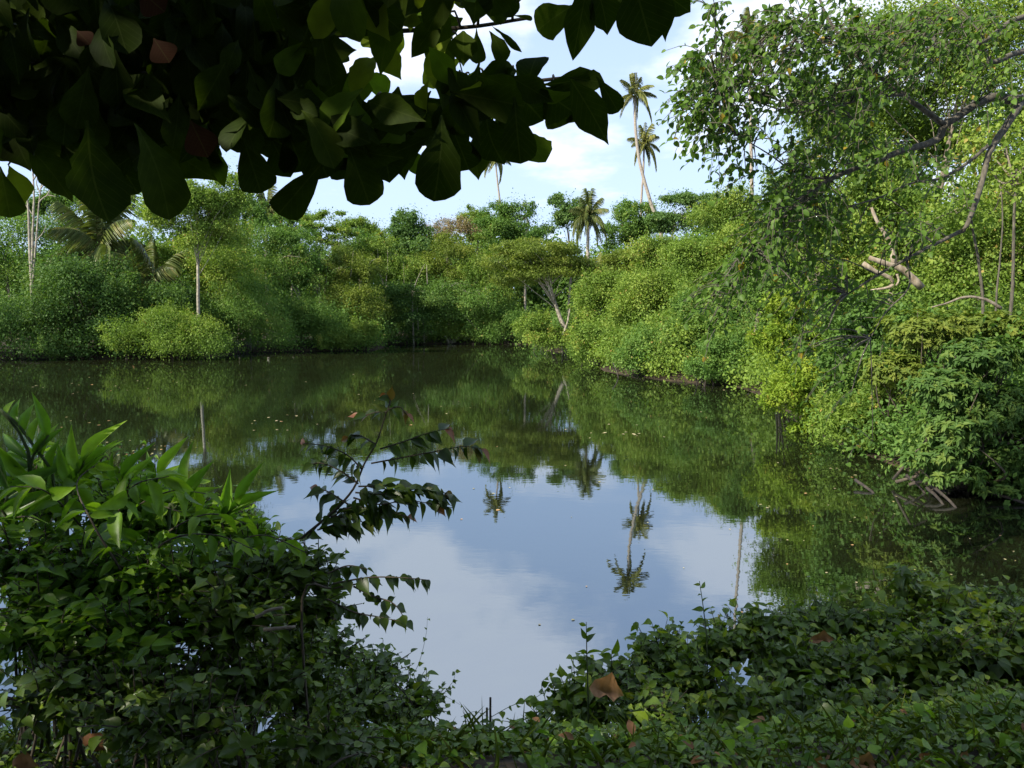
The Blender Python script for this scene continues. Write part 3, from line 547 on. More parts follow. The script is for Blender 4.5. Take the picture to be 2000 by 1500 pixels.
# ================================================================== bleached fallen wood on the right bank
fp = at(1790, 555, 21); root = thing('fallen_trunk', 'bleached fallen trunk with broken forked limbs on the bank', 'fallen tree', fp)
T = Tubes()
def pl(pts, D, n=10): return curve([at(x, y, D) for x, y in pts], n)
for pts, r0, r1, D in (([(1800, 562), (1765, 528), (1730, 515), (1698, 503)], .10, .06, 20.6), ([(1745, 520), (1742, 480), (1733, 465), (1712, 430), (1702, 405)], .065, .035, 20.7)):
    q = pl(pts, D); T.tube(q, taper(r0, r1, len(q))*(1+.12*np.sin(np.arange(len(q))*2.1)), 8, .03)
T.build('trunk', M['weathered'], root, fp)
for pts, r0, r1, D in (([(1686, 514), (1710, 530), (1738, 542), (1744, 556), (1728, 563), (1698, 568)], .06, .028, 20.3), ([(1752, 535), (1755, 548), (1750, 558)], .03, .02, 20.3)):
    T = Tubes(); q = pl(pts, D, 14); T.tube(q, taper(r0, r1, len(q))*(1+.12*np.sin(np.arange(len(q))*2.1)), 8, .03); T.build('branch', M['weathered'], root, fp)
# slim upright trunks
def slim(label, pts, D, r, D2=None):
    P = [at(x, y, D) for x, y in pts]; b = np.array([P[0][0], P[0][1], float(height(P[0][0], P[0][1]))])
    rt = thing('slim_tree', label, 'tree', b, 'slim trunks on the near bank'); T = Tubes(); q = curve([b]+P, 16); T.tube(q, taper(r*.75, r*.4, len(q)), 8, .08); T.build('trunk', M['limb'], rt, b)
    cl = [(P[-1]+rng.normal(0, .5, 3), np.array([.6, .6, .4])) for _ in range(7)]
    leaf_obj('crown', cat([clump_leaves(c, s, 260, .09, tint0=random.random()) for c, s in cl]), OVATE, M['bright'], rt, b)
    T = Tubes()
    for c, s in cl: T.tube(curve([q[-2], c*.5+q[-2]*.5+rng.normal(0, .08, 3), c], 6), taper(r*.5, .008, 7)[:len(curve([c, c, c], 6))], 5)
    T.build('branch', M['bark'], rt, b)
slim('thicker of two upright trunks beside the rosette shrub', [(1970, 650), (1978, 560), (1980, 450), (1985, 330)], 16, .055)
slim('thinner upright stem next to the thick slim trunk', [(1945, 600), (1952, 520), (1958, 440), (1955, 350)], 16.5, .03)
slim('greyish stem rising behind the arched branch', [(1920, 620), (1912, 520), (1900, 450), (1890, 380)], 18, .05)
b = at(1955, 602, 15); rt = thing('arched_branch', 'bare grey branch arching just above the rosette shrub', 'branch', b)
q = pl([(1955, 602), (1925, 585), (1885, 580), (1850, 592), (1820, 600)], 15, 16); Tubes().tube(q, taper(.035, .012, len(q)), 7, .1).build('limb', M['bark'], rt, b)

# ================================================================== rosette shrub over dark roots, right bank
def rosettes(centres, n, per, size, shape, tint, down=.15, spreadz=.3):
    """whorls of leaves: (point, outward) pairs"""
    out = []
    for c, d in centres:
        a = rng.uniform(0, 2*math.pi); k = per + random.randint(-2, 2); ax = d/np.linalg.norm(d); e1 = np.cross(ax, [0.2, .5, .8]); e1 /= np.linalg.norm(e1); e2 = np.cross(ax, e1)
        ang = a + np.arange(k)*2.4; el = rng.uniform(.1, .9, k)
        A = np.cos(ang)[:, None]*e1 + np.sin(ang)[:, None]*e2 + ax*el[:, None]; A[:, 2] -= down
        P = np.repeat(c[None], k, 0) - ax*rng.uniform(0, size*.4, k)[:, None]; Nn = ax*1.0 + rng.normal(0, .15, (k, 3)) + np.array([0, 0, .3])
        L = size*rng.uniform(.45, 1.15, k); out.append((P, A, Nn, L, L*rng.uniform(.36, .5, k), np.clip(random.uniform(*tint)+rng.uniform(-.15, .15, k), 0, 1)))
    return cat(out)
def rosette_shrub(name, label, D, blobs, mat, nros, size, base_px, roots=20, stemn=16, tint=(.2, .95), stem='stem'):
    b0 = at(base_px, 900, D); by = b0[1]+.6; bx = b0[0]; bz = float(max(.1, height(bx, by))); org = np.array([bx, by, bz])
    root = thing(name, label, 'shrub', org); cen = []; s = D/FPX; area = np.array([b[2]*b[3] for b in blobs], float); area /= area.sum(); T = Tubes()
    for b, a in zip(blobs, area):
        c = at(b[0], b[1], D + (b[4] if len(b) > 4 else 0)); r = np.array([b[2]*s, b[2]*s*.8, b[3]*s])
        for _ in range(int(nros*a)):
            d = unit(1)[0]; d[2] = d[2]*.8+.15
            if d[1] > .5: d[1] *= -1
            cen.append((c + d*r*rng.uniform(.35, 1.05), d + np.array([0, 0, .7])))
    leaf_obj('crown', rosettes(cen, nros, 10, size, LANCE, tint), LANCE, M[mat], root, org)
    for i in range(0, len(cen), max(1, len(cen)//(stemn*5))):
        e = cen[i][0]; f = org + rng.normal(0, .35, 3)*np.array([1.5, .5, 0]); mid = f*.45+e*.55 + np.array([rng.normal(0, .2), rng.normal(0, .2), -.15])
        q = curve([f, mid, e], 10); T.tube(q, taper(.028, .005, len(q)), 5, .1)
    T.build('stem', M[stem], root, org)
    if roots:
        T = Tubes()
        for _ in range(roots):
            a = org + np.array([rng.normal(0, .8), rng.normal(-.1, .3), rng.uniform(0, .35)]); e = a + np.array([rng.normal(0, .35), -rng.uniform(.1, 1.0), 0]); e[2] = -.2
            q = curve([a, a*.5+e*.5+np.array([0, -.05, .06]), e], 8); T.tube(q, taper(.03, .015, len(q)), 5, .1)
        T.build('roots', M['root'], root, org)
    return root
rosette_shrub('rosette_shrub', 'dark shrub of pointed leaf rosettes standing on tangled black roots', 12.6, [(1870, 830, 90, 60), (1940, 800, 80, 70), (1970, 890, 70, 45), (1840, 885, 75, 38), (2000, 925, 60, 22), (1860, 925, 80, 22), (1960, 950, 80, 18), (1790, 900, 40, 20), (1850, 760, 90, 55), (1920, 700, 90, 45), (2060, 820, 90, 90)], 'dark', 1900, .125, 1960, 18, 22)
rosette_shrub('rosette_shrub', 'wide shrub with golden green whorled leaves under the arched branch', 15.5, [(1800, 650, 90, 45), (1880, 640, 80, 35), (1750, 730, 70, 50), (1800, 760, 70, 50), (1960, 650, 70, 45)], 'olive', 1500, .12, 1850, 0, 18, tint=(.1, .8))

# ================================================================== the near tree hanging in from the right
hb = np.array([8.2, 9.2, 0.0]); hb[2] = float(max(0.2, height(9.6, 13.6))); hb = np.array([9.6, 13.8, hb[2]])
hroot = thing('hanging_tree', 'near tree sweeping grey limbs and small round leaves in from the right edge', 'tree', hb)
limbs = {
 'A': [(2130, 160, 10), (1995, 195, 9.2), (1935, 190, 9.1), (1850, 240, 8.9), (1830, 272, 8.9), (1760, 295, 8.7), (1690, 322, 8.5), (1620, 350, 8.3), (1550, 400, 8.1), (1505, 450, 7.9), (1470, 490, 7.8)],
 'B': [(1845, 243, 8.9), (1790, 205, 8.8), (1765, 185, 8.8), (1700, 135, 8.7), (1640, 70, 8.6), (1605, 10, 8.6), (1590, -60, 8.6)],
 'C': [(1995, 198, 9.2), (1960, 255, 9.0), (1932, 300, 8.9), (1918, 355, 8.8), (1888, 440, 8.6), (1870, 455, 8.6), (1800, 490, 8.4), (1730, 528, 8.3), (1690, 552, 8.2), (1655, 575, 8.2)],
 'D': [(1935, 280, 8.9), (1880, 325, 8.7), (1830, 350, 8.6), (1780, 358, 8.5), (1720, 385, 8.4), (1670, 400, 8.3)],
 'E': [(2120, 10, 10), (1990, 35, 9.6), (1930, 75, 9.4), (1890, 90, 9.3), (1800, 95, 9.2), (1700, 60, 9.0)],
 'F': [(2110, 90, 9.8), (2000, 100, 9.4), (1940, 122, 9.2), (1930, 112, 9.2)],
 'G': [(1770, 500, 8.4), (1775, 560, 8.3), (1730, 610, 8.2), (1700, 660, 8.1)],
 'H': [(1765, 185, 8.8), (1700, 190, 8.6), (1640, 205, 8.4), (1560, 220, 8.2), (1480, 200, 8.0), (1400, 170, 7.9)],
 'I': [(1640, 70, 8.6), (1560, 90, 8.4), (1480, 110, 8.2), (1420, 110, 8.1)],
 'J': [(1620, 350, 8.3), (1560, 340, 8.2), (1500, 300, 8.1), (1450, 270, 8.0)]}
rad = {'A': (.085, .012), 'B': (.045, .012), 'C': (.06, .010), 'D': (.028, .008), 'E': (.05, .012), 'F': (.05, .03), 'G': (.016, .006), 'H': (.025, .006), 'I': (.02, .006), 'J': (.018, .006)}
allp = []
tp = curve([hb-np.array([0, 0, .3]), hb+np.array([-.1, -1.2, 2.5]), at(2135, 160, 10.0), at(2160, -60, 10.2)], 14)
Tubes().tube(tp, taper(.2, .11, len(tp)), 10, .05).build('trunk', M['limb'], hroot, hb)
for k, pts in limbs.items():
    q = curve([at(*p) for p in pts], 34); Tubes().tube(q, taper(rad[k][0]*.75, rad[k][1]*.8, len(q), .8), 8, .08).build('limb', M['limb'], hroot, hb); allp.append(q)
allp = np.concatenate(allp)
hb_blobs = [(1390, 165, 50, 50, 60), (1360, 200, 22, 40, 14), (1440, 250, 50, 45, 46), (1400, 220, 45, 40, 44), (1410, 105, 48, 35, 46), (1470, 130, 55, 55, 60), (1540, 60, 60, 55, 70), (1640, 55, 80, 60, 90), (1560, 170, 65, 55, 60), (1650, 190, 80, 60, 70),
 (1750, 100, 90, 75, 90), (1880, 50, 110, 60, 90), (1700, 290, 80, 50, 55), (1580, 290, 60, 45, 32), (1560, 365, 55, 42, 55), (1520, 430, 55, 45, 66), (1620, 420, 70, 45, 55), (1475, 500, 48, 38, 44), (1440, 560, 38, 38, 24), (1395, 620, 14, 24, 5),
 (1425, 590, 18, 25, 6), (1620, 540, 55, 50, 40), (1590, 640, 35, 50, 20), (1640, 720, 35, 60, 14), (1560, 540, 45, 35, 20), (1400, 10, 26, 20, 12), (1850, 330, 80, 50, 26), (1780, 450, 70, 40, 22), (1950, 180, 70, 60, 26), (1700, 600, 40, 50, 10), (1450, 330, 30, 30, 14), (1690, 860, 16, 20, 3)]
TW = Tubes(); arrs = []
for (bx_, by_, rx_, ry_, n_) in hb_blobs:
    for _ in range(int(n_*(.9 if by_ > 480 else .85 if bx_ < 1600 else 1.0))):
        while True:
            u, v = rng.uniform(-1, 1, 2)
            if u*u+v*v < 1: break
        D = 7.4 + max(0, (bx_-1400)/600)*1.6 + rng.uniform(-.5, .9)
        c = at(bx_+u*rx_, by_+v*ry_, D)
        dirv = np.array([-.5, -.15, -.35]) + rng.normal(0, .45, 3); dirv /= np.linalg.norm(dirv); ln = rng.uniform(.22, .42)
        q = curve([c, c+dirv*ln*.5+np.array([0, 0, .02]), c+dirv*ln-np.array([0, 0, ln*.22])], 6); TW.tube(q, taper(.0045, .002, len(q)), 4)
        m_ = random.randint(5, 9); tt = np.linspace(.1, 1, m_); idx = np.minimum((tt*(len(q)-1)).astype(int), len(q)-1); P = q[idx]
        A = dirv*.6 + rng.normal(0, .7, (m_, 3)); A[:, 2] -= .45; Nn = rng.normal(0, .5, (m_, 3)) + np.array([-.1, -.25, .75]); L = rng.uniform(.048, .086, m_)
        T0 = np.clip(random.uniform(.15, .6)+rng.uniform(-.25, .25, m_), 0, .93); T0[rng.random(m_) < .018] = .98
        arrs.append((P, A, Nn, L, L*.62, T0))
        if random.random() < .45:
            j = np.argmin(np.linalg.norm(allp-c, axis=1)); e = allp[j]; dd = np.linalg.norm(e-c)
            if dd < 1.3: qq = curve([e, e*.5+c*.5+np.array([0, 0, .08*dd]), c], 6); TW.tube(qq, taper(.008, .0045, len(qq)), 4)
TW.build('twig', M['limb'], hroot, hb)
leaf_obj('crown', cat(arrs), ROUND, M['hang'], hroot, hb)

# ================================================================== the large-leaved tree overhead (in shade, we stand under it)
ob = np.array([-3.4, -2.6, 0.0]); ob[2] = float(height(ob[0], ob[1]))
oroot = thing('overhanging_tree', 'large leaved tree whose dark boughs hang down over the top of the view', 'tree', ob)
ot = curve([ob-np.array([0, 0, .2]), ob+np.array([.2, .2, 2.2]), ob+np.array([.9, 1.0, 4.4]), ob+np.array([1.6, 1.5, 7.0])], 16)
Tubes().tube(ot, taper(.28, .12, len(ot)), 12, .05).build('trunk', M['bark'], oroot, ob)
br = [[(-60, 110, 2.2), (170, 175, 2.3), (360, 165, 2.4), (540, 175, 2.4), (700, 215, 2.5), (850, 200, 2.5), (1000, 165, 2.5), (1120, 150, 2.5)],
      [(-60, 150, 2.2), (150, 190, 2.3), (330, 195, 2.3), (430, 210, 2.4)],
      [(100, 0, 2.6), (200, 30, 2.6), (400, 60, 2.7), (600, 70, 2.7), (780, 60, 2.7), (900, 55, 2.6), (1035, 35, 2.6)],
      [(500, -420, 2.5), (800, -260, 2.4), (1050, -90, 2.2), (1180, -10, 2.2), (1290, -20, 2.2)]]
bq = []
for i, b in enumerate(br):
    q = curve([ot[-6+i]] + [at(*p)+np.array([0, 0, 0]) for p in b], 30); Tubes().tube(q, taper(.02, .005, len(q), .6), 7, .1).build('bough', M['stem'], oroot, ob); bq.append(q)
bq = np.concatenate(bq)
Pl, Al, Nl, Ll, Wl, Tl = [], [], [], [], [], []
def big_leaf(x0, y0, x1, y1, wpx, D, tint, dD=0.0, roll=None):
    a = at(x0, y0, D); b_ = at(x1, y1, D+dD); ax = b_-a; L = np.linalg.norm(ax); Pl.append(a); Al.append(ax/L); view = (a+b_)/2-np.array([0, 0, CAM_H]); view /= np.linalg.norm(view)
    nrm = -view + rng.normal(0, .25, 3) + (np.array([roll, 0, .2]) if roll is not None else 0); Nl.append(nrm); Ll.append(L); Wl.append(wpx*D/FPX); Tl.append(tint)
edge = [(975, -60, 960, 30, 70, 2.2, .3), (1020, -70, 1010, 10, 60, 2.2, .2), (930, -40, 925, 50, 70, 2.2, .6), (120, 280, 165, 372, 90, 2.2, .2), (210, 270, 262, 372, 95, 2.25, .1), (560, 250, 590, 330, 95, 2.3, .2), (740, 290, 765, 352, 80, 2.2, .1), (380, 262, 400, 345, 90, 2.4, .3), (20, 240, 60, 335, 100, 2.3, .3), (880, 240, 905, 330, 90, 2.2, .1), (950, 220, 975, 320, 95, 2.2, .1), (1000, 170, 1060, 235, 100, 2.2, .1), (1060, 170, 1120, 222, 100, 2.2, .1), (0, 325, 28, 418, 62, 2.0, .5), (16, 322, 48, 398, 52, 2.3, 1), (50, 285, 138, 380, 62, 2.1, .6), (170, 235, 228, 428, 135, 1.9, .1), (262, 240, 335, 424, 98, 1.85, .45), (300, 270, 425, 352, 84, 2.2, .75), (405, 290, 440, 368, 46, 2.4, .9),
 (470, 255, 512, 368, 78, 2.1, .2), (530, 270, 565, 345, 60, 2.3, .1), (640, 305, 553, 430, 84, 1.95, .25), (600, 270, 640, 345, 80, 2.2, .1), (680, 285, 722, 398, 84, 2.0, .2), (640, 270, 690, 340, 90, 2.3, .1), (780, 250, 790, 352, 90, 2.3, .2),
 (862, 225, 850, 392, 98, 1.95, .1), (800, 290, 830, 352, 40, 2.5, .9), (925, 270, 935, 352, 56, 2.3, .8), (1005, 190, 1015, 314, 84, 2.0, .1), (1025, 250, 1068, 314, 56, 2.35, .85), (1115, 155, 1188, 284, 72, 2.0, .15), (1165, 150, 1208, 216, 42, 2.1, .1),
 (1035, 185, 1040, 105, 70, 2.2, .1), (1060, 165, 1170, 150, 50, 2.2, .1), (1110, 150, 1182, 162, 36, 2.15, .1), (930, 150, 1010, 140, 60, 2.3, .15), (985, 165, 975, 130, 40, 2.3, .1), (1080, 180, 1110, 240, 80, 2.4, .3), (1130, 200, 1140, 232, 70, 2.4, .5),
 (1150, -40, 1120, 106, 60, 2.1, .15), (1120, 10, 1050, 58, 62, 2.3, .7), (1230, -60, 1275, 86, 120, 2.0, .05), (1160, -30, 1190, 60, 60, 2.1, .1), (1290, -20, 1348, 24, 50, 2.1, .05), (1285, -30, 1300, 82, 50, 2.05, .1), (1200, -60, 1215, 40, 90, 2.2, .1),
 (905, 60, 905, 130, 60, 2.4, .7), (960, 50, 1015, 105, 14, 2.3, .2), (955, 60, 985, 120, 34, 2.4, .3), (930, 55, 940, 118, 40, 2.4, .5), (1000, 30, 1040, 36, 10, 2.5, .5), (880, 60, 850, 130, 60, 2.6, .8), (940, 20, 1000, 25, 40, 2.5, .2), (970, -30, 1005, 25, 40, 2.3, .1)]
for e in edge: e = list(e); e[4] *= .84 if e[4] > 80 else .95; big_leaf(*e)
from math import hypot
poly = np.array([(-80, -90), (930, -90), (985, -10), (880, 30), (870, 120), (930, 165), (1080, 165), (1165, 175), (1100, 225), (960, 260), (900, 290), (820, 310), (700, 325), (600, 315), (480, 285), (420, 310), (300, 315), (230, 330), (120, 310), (-80, 310)], float)
def inpoly(x, y):
    c = False; n = len(poly)
    for i in range(n):
        ax, ay = poly[i]; bx, by = poly[(i+1) % n]
        if (ay > y) != (by > y) and x < (bx-ax)*(y-ay)/(by-ay)+ax: c = not c
    return c
cnt = 0
while cnt < 1300:
    x, y = random.uniform(-80, 1160), random.uniform(-90, 335)
    if not inpoly(x, y): continue
    if (640 < x < 860 and 30 < y < 205) and random.random() < .93: continue
    D = random.uniform(1.95, 2.9); sc = 2.2/D; L = random.uniform(66, 118)*sc; ang = random.gauss(1.45, .75)
    x1, y1 = x+math.cos(ang)*L*.55, y+math.sin(ang)*L*.55; x0, y0 = x-math.cos(ang)*L*.45, y-math.sin(ang)*L*.45
    if not inpoly(x1, y1+4) or not inpoly(x1+math.sin(ang)*22, y1): continue
    big_leaf(x0, y0, x1, y1, L*random.uniform(.46, .58), D, random.choice([.3, .5, .6, .85, .95, 1.0]) if (x > 580 and y < 190) else random.choice([.05, .2, .3, .5, .6, .95]) if x > 560 else random.choice([.05, .1, .2, .3, .5]), random.uniform(-.1, .1), random.gauss(0, .3)); cnt += 1  # lighter tints at the top centre paint in skylight through single leaves
# the rest of the canopy, above and behind the view
ncan = 19000
Pc = np.stack([rng.uniform(-13, 6.5, ncan), rng.uniform(-8, 3.6, ncan), rng.uniform(4.4, 9, ncan)], 1)
ok = (Pc[:, 2] > CAM_H + .2 + np.maximum(Pc[:, 1], 0)*.62) & (Pc[:, 2] > 3.9) & ~((Pc[:, 1] > 1.3) & (Pc[:, 0] > -1.8)) & (Pc[:, 1] < 2.0); Pc = Pc[ok]; n_ = len(Pc)
Ac = unit(n_); Ac[:, 2] -= .6; Nc = rng.normal(0, .45, (n_, 3)) + np.array([0, 0, 1.0]); Lc = rng.uniform(.22, .36, n_)
for i in range(n_): pass
arr = (np.concatenate([np.array(Pl), Pc]), np.concatenate([np.array(Al), Ac]), np.concatenate([np.array(Nl), Nc]), np.concatenate([np.array(Ll), Lc]), np.concatenate([np.array(Wl), Lc*.55]), np.concatenate([np.array(Tl), rng.uniform(0, .8, n_)]))
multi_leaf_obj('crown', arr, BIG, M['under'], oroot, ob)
T = Tubes()                                   # leaf-bearing twigs of the boughs
for a_ in Pl:
    j = np.argmin(np.linalg.norm(bq-a_, axis=1)); e = bq[j]
    if .02 < np.linalg.norm(e-a_) < .16: q = curve([e, e*.5+a_*.5+np.array([0, 0, .03]), a_], 5); T.tube(q, taper(.005, .0025, len(q)), 4)
for _ in range(40):
    e = ot[-1-random.randint(0, 6)]; f = Pc[random.randrange(n_)]
    if f[1] > -.5: continue
    q = curve([e, e*.5+f*.5+np.array([0, 0, .4]), f], 8); T.tube(q, taper(.05, .01, len(q)), 5)
T.build('twig', M['stem'], oroot, ob)
# unseen thicket, added behind the camera to close off the light from there
tb = np.array([-1.0, -7.5, float(height(-1.0, -7.5))]); tr_ = thing('thicket', 'unseen tall dark thicket added behind the viewpoint to block light', 'thicket', tb)
cl_ = [(np.array([x, y, z]), np.array([1.3, 1.0, 1.1])) for x in np.arange(-11, 8.5, 1.6) for z in (1.6, 3.2, 4.8, 6.2) for y in (-8.5+.036*x*x,)] + [(np.array([-10.5+.1*y, y, z]), np.array([1.0, 1.3, 1.1])) for y in np.arange(-6, 0, 1.6) for z in (1.6, 3.2, 4.8, 6.2)]
leaf_obj('crown', cat([clump_leaves(c+rng.normal(0, .3, 3), s_, 170, .28, tint0=.3) for c, s_ in cl_]), OVATE, M['dark'], tr_, tb)
T = Tubes()
for c, s_ in cl_[::4]: q = curve([np.array([c[0], c[1], .2]), c+np.array([.2, 0, 4])], 6); T.tube(q, taper(.12, .04, len(q)), 7)
T.build('trunk', M['bark'], tr_, tb)
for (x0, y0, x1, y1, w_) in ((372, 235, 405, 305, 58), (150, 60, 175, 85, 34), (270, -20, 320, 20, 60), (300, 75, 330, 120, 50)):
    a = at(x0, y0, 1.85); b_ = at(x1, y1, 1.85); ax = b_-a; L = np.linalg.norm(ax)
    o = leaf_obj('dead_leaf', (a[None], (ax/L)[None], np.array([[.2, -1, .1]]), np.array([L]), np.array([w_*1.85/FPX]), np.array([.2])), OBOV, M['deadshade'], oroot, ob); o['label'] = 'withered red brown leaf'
# ================================================================== near bank plants
def leafy(name, label, cat_, base, clumps, mat, shape, size, aspect=.6, stem='stem', group=None, tint=(.1, .8), up=.7, droop=.5, nst=14, fill=1.0):
    """bush of leafy shoots; clumps: (px, py, rx, ry, D, n)"""
    b = np.array([base[0], base[1], float(height(base[0], base[1]))]); root = thing(name, label, cat_, b, group); arrs = []; T = Tubes()
    for (px, py, rx, ry, D, n) in clumps:
        c = at(px, py, D); s = D/FPX; r = np.array([rx*s, rx*s*.8, ry*s]); m = max(3, n//9)
        for _ in range(m):
            sz_ = random.choice([.6, .8, 1, 1, 1.2]); d = unit(1)[0]; q0 = c + d*r*rng.uniform(.2, 1)
            dirv = d*.6 + np.array([rng.normal(0, .3), -.15, .45]); dirv /= np.linalg.norm(dirv); ln = size*rng.uniform(1.6, 3.2)
            q = curve([q0-dirv*ln*.5, q0, q0+dirv*ln*.5+np.array([0, 0, -ln*.1])], 6); T.tube(q, taper(.0035, .0015, len(q)), 4)
            k = 9; tt = np.linspace(.05, 1, k); P = q[np.minimum((tt*(len(q)-1)).astype(int), len(q)-1)]
            side = np.cross(dirv, [0, 0, 1]); side /= np.linalg.norm(side)+1e-9; sg = np.where(np.arange(k) % 2, 1, -1)[:, None]
            A = dirv*.5 + side*sg*.9 + rng.normal(0, .3, (k, 3)); A[:, 2] -= droop*rng.uniform(.2, 1.2, k); Nn = np.array([0, -.25, up]) + rng.normal(0, .35, (k, 3))
            L = size*rng.uniform(.4, 1.25, k)*(1-.35*tt)*sz_; tn = np.clip(random.uniform(*tint) + rng.uniform(-.2, .2, k) + .25*(tt > .9), 0, 1)
            arrs.append((P, A, Nn, L, L*aspect*rng.uniform(.85, 1.15, k), tn))
            if random.random() < nst/ max(1, m*len(clumps)):
                f = b + rng.normal(0, .12, 3)*np.array([1, 1, 0]); gx_, gy_ = q0[0]*.75+f[0]*.25, q0[1]*.8+f[1]*.2; f = np.array([gx_, gy_, float(height(gx_, gy_))])
                qq = curve([f, f*.4+q0*.6+rng.normal(0, .05, 3), q0], 8); T.tube(qq, taper(.007, .003, len(qq)), 5)
    multi_leaf_obj('foliage', cat(arrs), [shape, shape, ragged(shape, .12, 3, .5), ragged(shape, .1, 4, -.5), OVATE], M[mat], root, b)
    T.build('stem', M[stem], root, b); return root
# right hedge
G3 = 'vine covered bushes along the near bank'
leafy('vine_bush', 'trailing vine bush thinning towards the water gap', 'bush', (.9, 4.5), [(1130, 1370, 70, 40, 4.3, 420), (1200, 1320, 60, 45, 4.4, 420), (1080, 1420, 60, 30, 4.1, 260), (1240, 1380, 60, 50, 4.1, 420)], 'vine', HEART, .112, group=G3)
leafy('vine_bush', 'vine bush holding the large dry leaf', 'bush', (1.4, 4.5), [(1290, 1270, 60, 30, 4.6, 480), (1340, 1330, 80, 60, 4.4, 800), (1400, 1260, 60, 32, 4.7, 420), (1300, 1400, 80, 40, 4.0, 480)], 'vine', HEART, .112, group=G3)
leafy('vine_bush', 'dense vine bush with a reddish dead leaf on top', 'bush', (2.2, 4.6), [(1500, 1240, 80, 36, 4.8, 800), (1560, 1310, 100, 65, 4.5, 1300), (1620, 1210, 70, 30, 5.0, 600), (1480, 1380, 100, 45, 4.1, 800)], 'vine', HEART, .112, group=G3)
leafy('vine_bush', 'tallest vine bush with a bright green shoot climbing above the water', 'bush', (3.2, 4.7), [(1750, 1230, 90, 40, 4.9, 900), (1800, 1160, 45, 28, 5.1, 240), (1765, 1125, 18, 22, 5.1, 80), (1700, 1310, 90, 70, 4.5, 1200), (1820, 1300, 100, 80, 4.4, 1300), (1850, 1200, 60, 35, 4.9, 500)], 'vine', HEART, .112, group=G3, tint=(.15, .95))
leafy('vine_bush', 'broad vine bush running off at the picture edge', 'bush', (4.2, 4.8), [(1950, 1200, 90, 36, 4.9, 900), (1950, 1290, 110, 80, 4.5, 1500), (2050, 1250, 80, 80, 4.6, 700), (1900, 1400, 120, 40, 3.9, 800)], 'vine', HEART, .112, group=G3, tint=(.1, .9))
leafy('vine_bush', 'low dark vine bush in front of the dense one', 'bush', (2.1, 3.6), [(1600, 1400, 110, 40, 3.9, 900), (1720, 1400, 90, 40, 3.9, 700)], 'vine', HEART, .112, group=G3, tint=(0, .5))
# left thicket
G4 = 'leafy shrubs of the shaded near thicket'
leafy('leafy_shrub', 'bright topped leafy shrub catching light below the lance leaved plants', 'shrub', (-1.5, 3.3), [(330, 1010, 90, 40, 3.4, 900), (230, 1000, 80, 50, 3.3, 800), (420, 1020, 70, 35, 3.5, 600), (480, 1060, 60, 30, 3.4, 500)], 'shrub', OVATE, .086, group=G4, tint=(.55, 1.0), aspect=.5)  # high tints put the light on the thicket top into the leaf colour
leafy('leafy_shrub', 'broad leafy shrub in deep shade filling the corner of the thicket', 'shrub', (-1.7, 2.8), [(150, 1120, 130, 60, 3.0, 1300), (320, 1130, 120, 60, 3.0, 1300), (100, 1230, 110, 70, 2.8, 900), (250, 1250, 130, 80, 2.8, 1300)], 'shrub', OVATE, .086, group=G4, tint=(.1, .85), aspect=.5)
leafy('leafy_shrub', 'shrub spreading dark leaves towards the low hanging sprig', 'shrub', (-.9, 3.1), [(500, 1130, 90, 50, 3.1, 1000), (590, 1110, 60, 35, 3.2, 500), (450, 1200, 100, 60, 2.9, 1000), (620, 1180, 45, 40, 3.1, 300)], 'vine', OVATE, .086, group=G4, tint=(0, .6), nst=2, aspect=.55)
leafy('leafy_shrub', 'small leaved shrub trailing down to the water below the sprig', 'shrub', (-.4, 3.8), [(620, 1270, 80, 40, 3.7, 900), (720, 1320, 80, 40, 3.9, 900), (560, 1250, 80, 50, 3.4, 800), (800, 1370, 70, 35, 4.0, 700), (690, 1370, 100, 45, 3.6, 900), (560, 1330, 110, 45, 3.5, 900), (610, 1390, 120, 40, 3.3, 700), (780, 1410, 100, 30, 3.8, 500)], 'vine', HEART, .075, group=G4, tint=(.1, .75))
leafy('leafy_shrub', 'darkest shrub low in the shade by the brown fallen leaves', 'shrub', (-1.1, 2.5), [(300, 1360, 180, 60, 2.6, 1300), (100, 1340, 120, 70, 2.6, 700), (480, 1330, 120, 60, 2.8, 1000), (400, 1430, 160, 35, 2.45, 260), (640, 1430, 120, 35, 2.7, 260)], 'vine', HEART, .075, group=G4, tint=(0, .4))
leafy('leafy_shrub', 'narrow leaved shrub with long thin stems above the lance leaved plants', 'shrub', (-2.0, 3.4), [(180, 930, 70, 30, 3.6, 260), (60, 960, 80, 60, 3.4, 600), (280, 950, 70, 25, 3.7, 220)], 'shrub', LANCE, .11, group=G4, tint=(.3, .95), aspect=.32)
leafy('leafy_shrub', 'yellowish leafy shrub leaning in at the edge under the tall ginger', 'shrub', (-2.1, 2.9), [(40, 1080, 90, 50, 3.0, 600), (60, 1180, 60, 60, 2.8, 300)], 'shrub', OVATE, .09, group=G4, tint=(0, .5), aspect=.45)

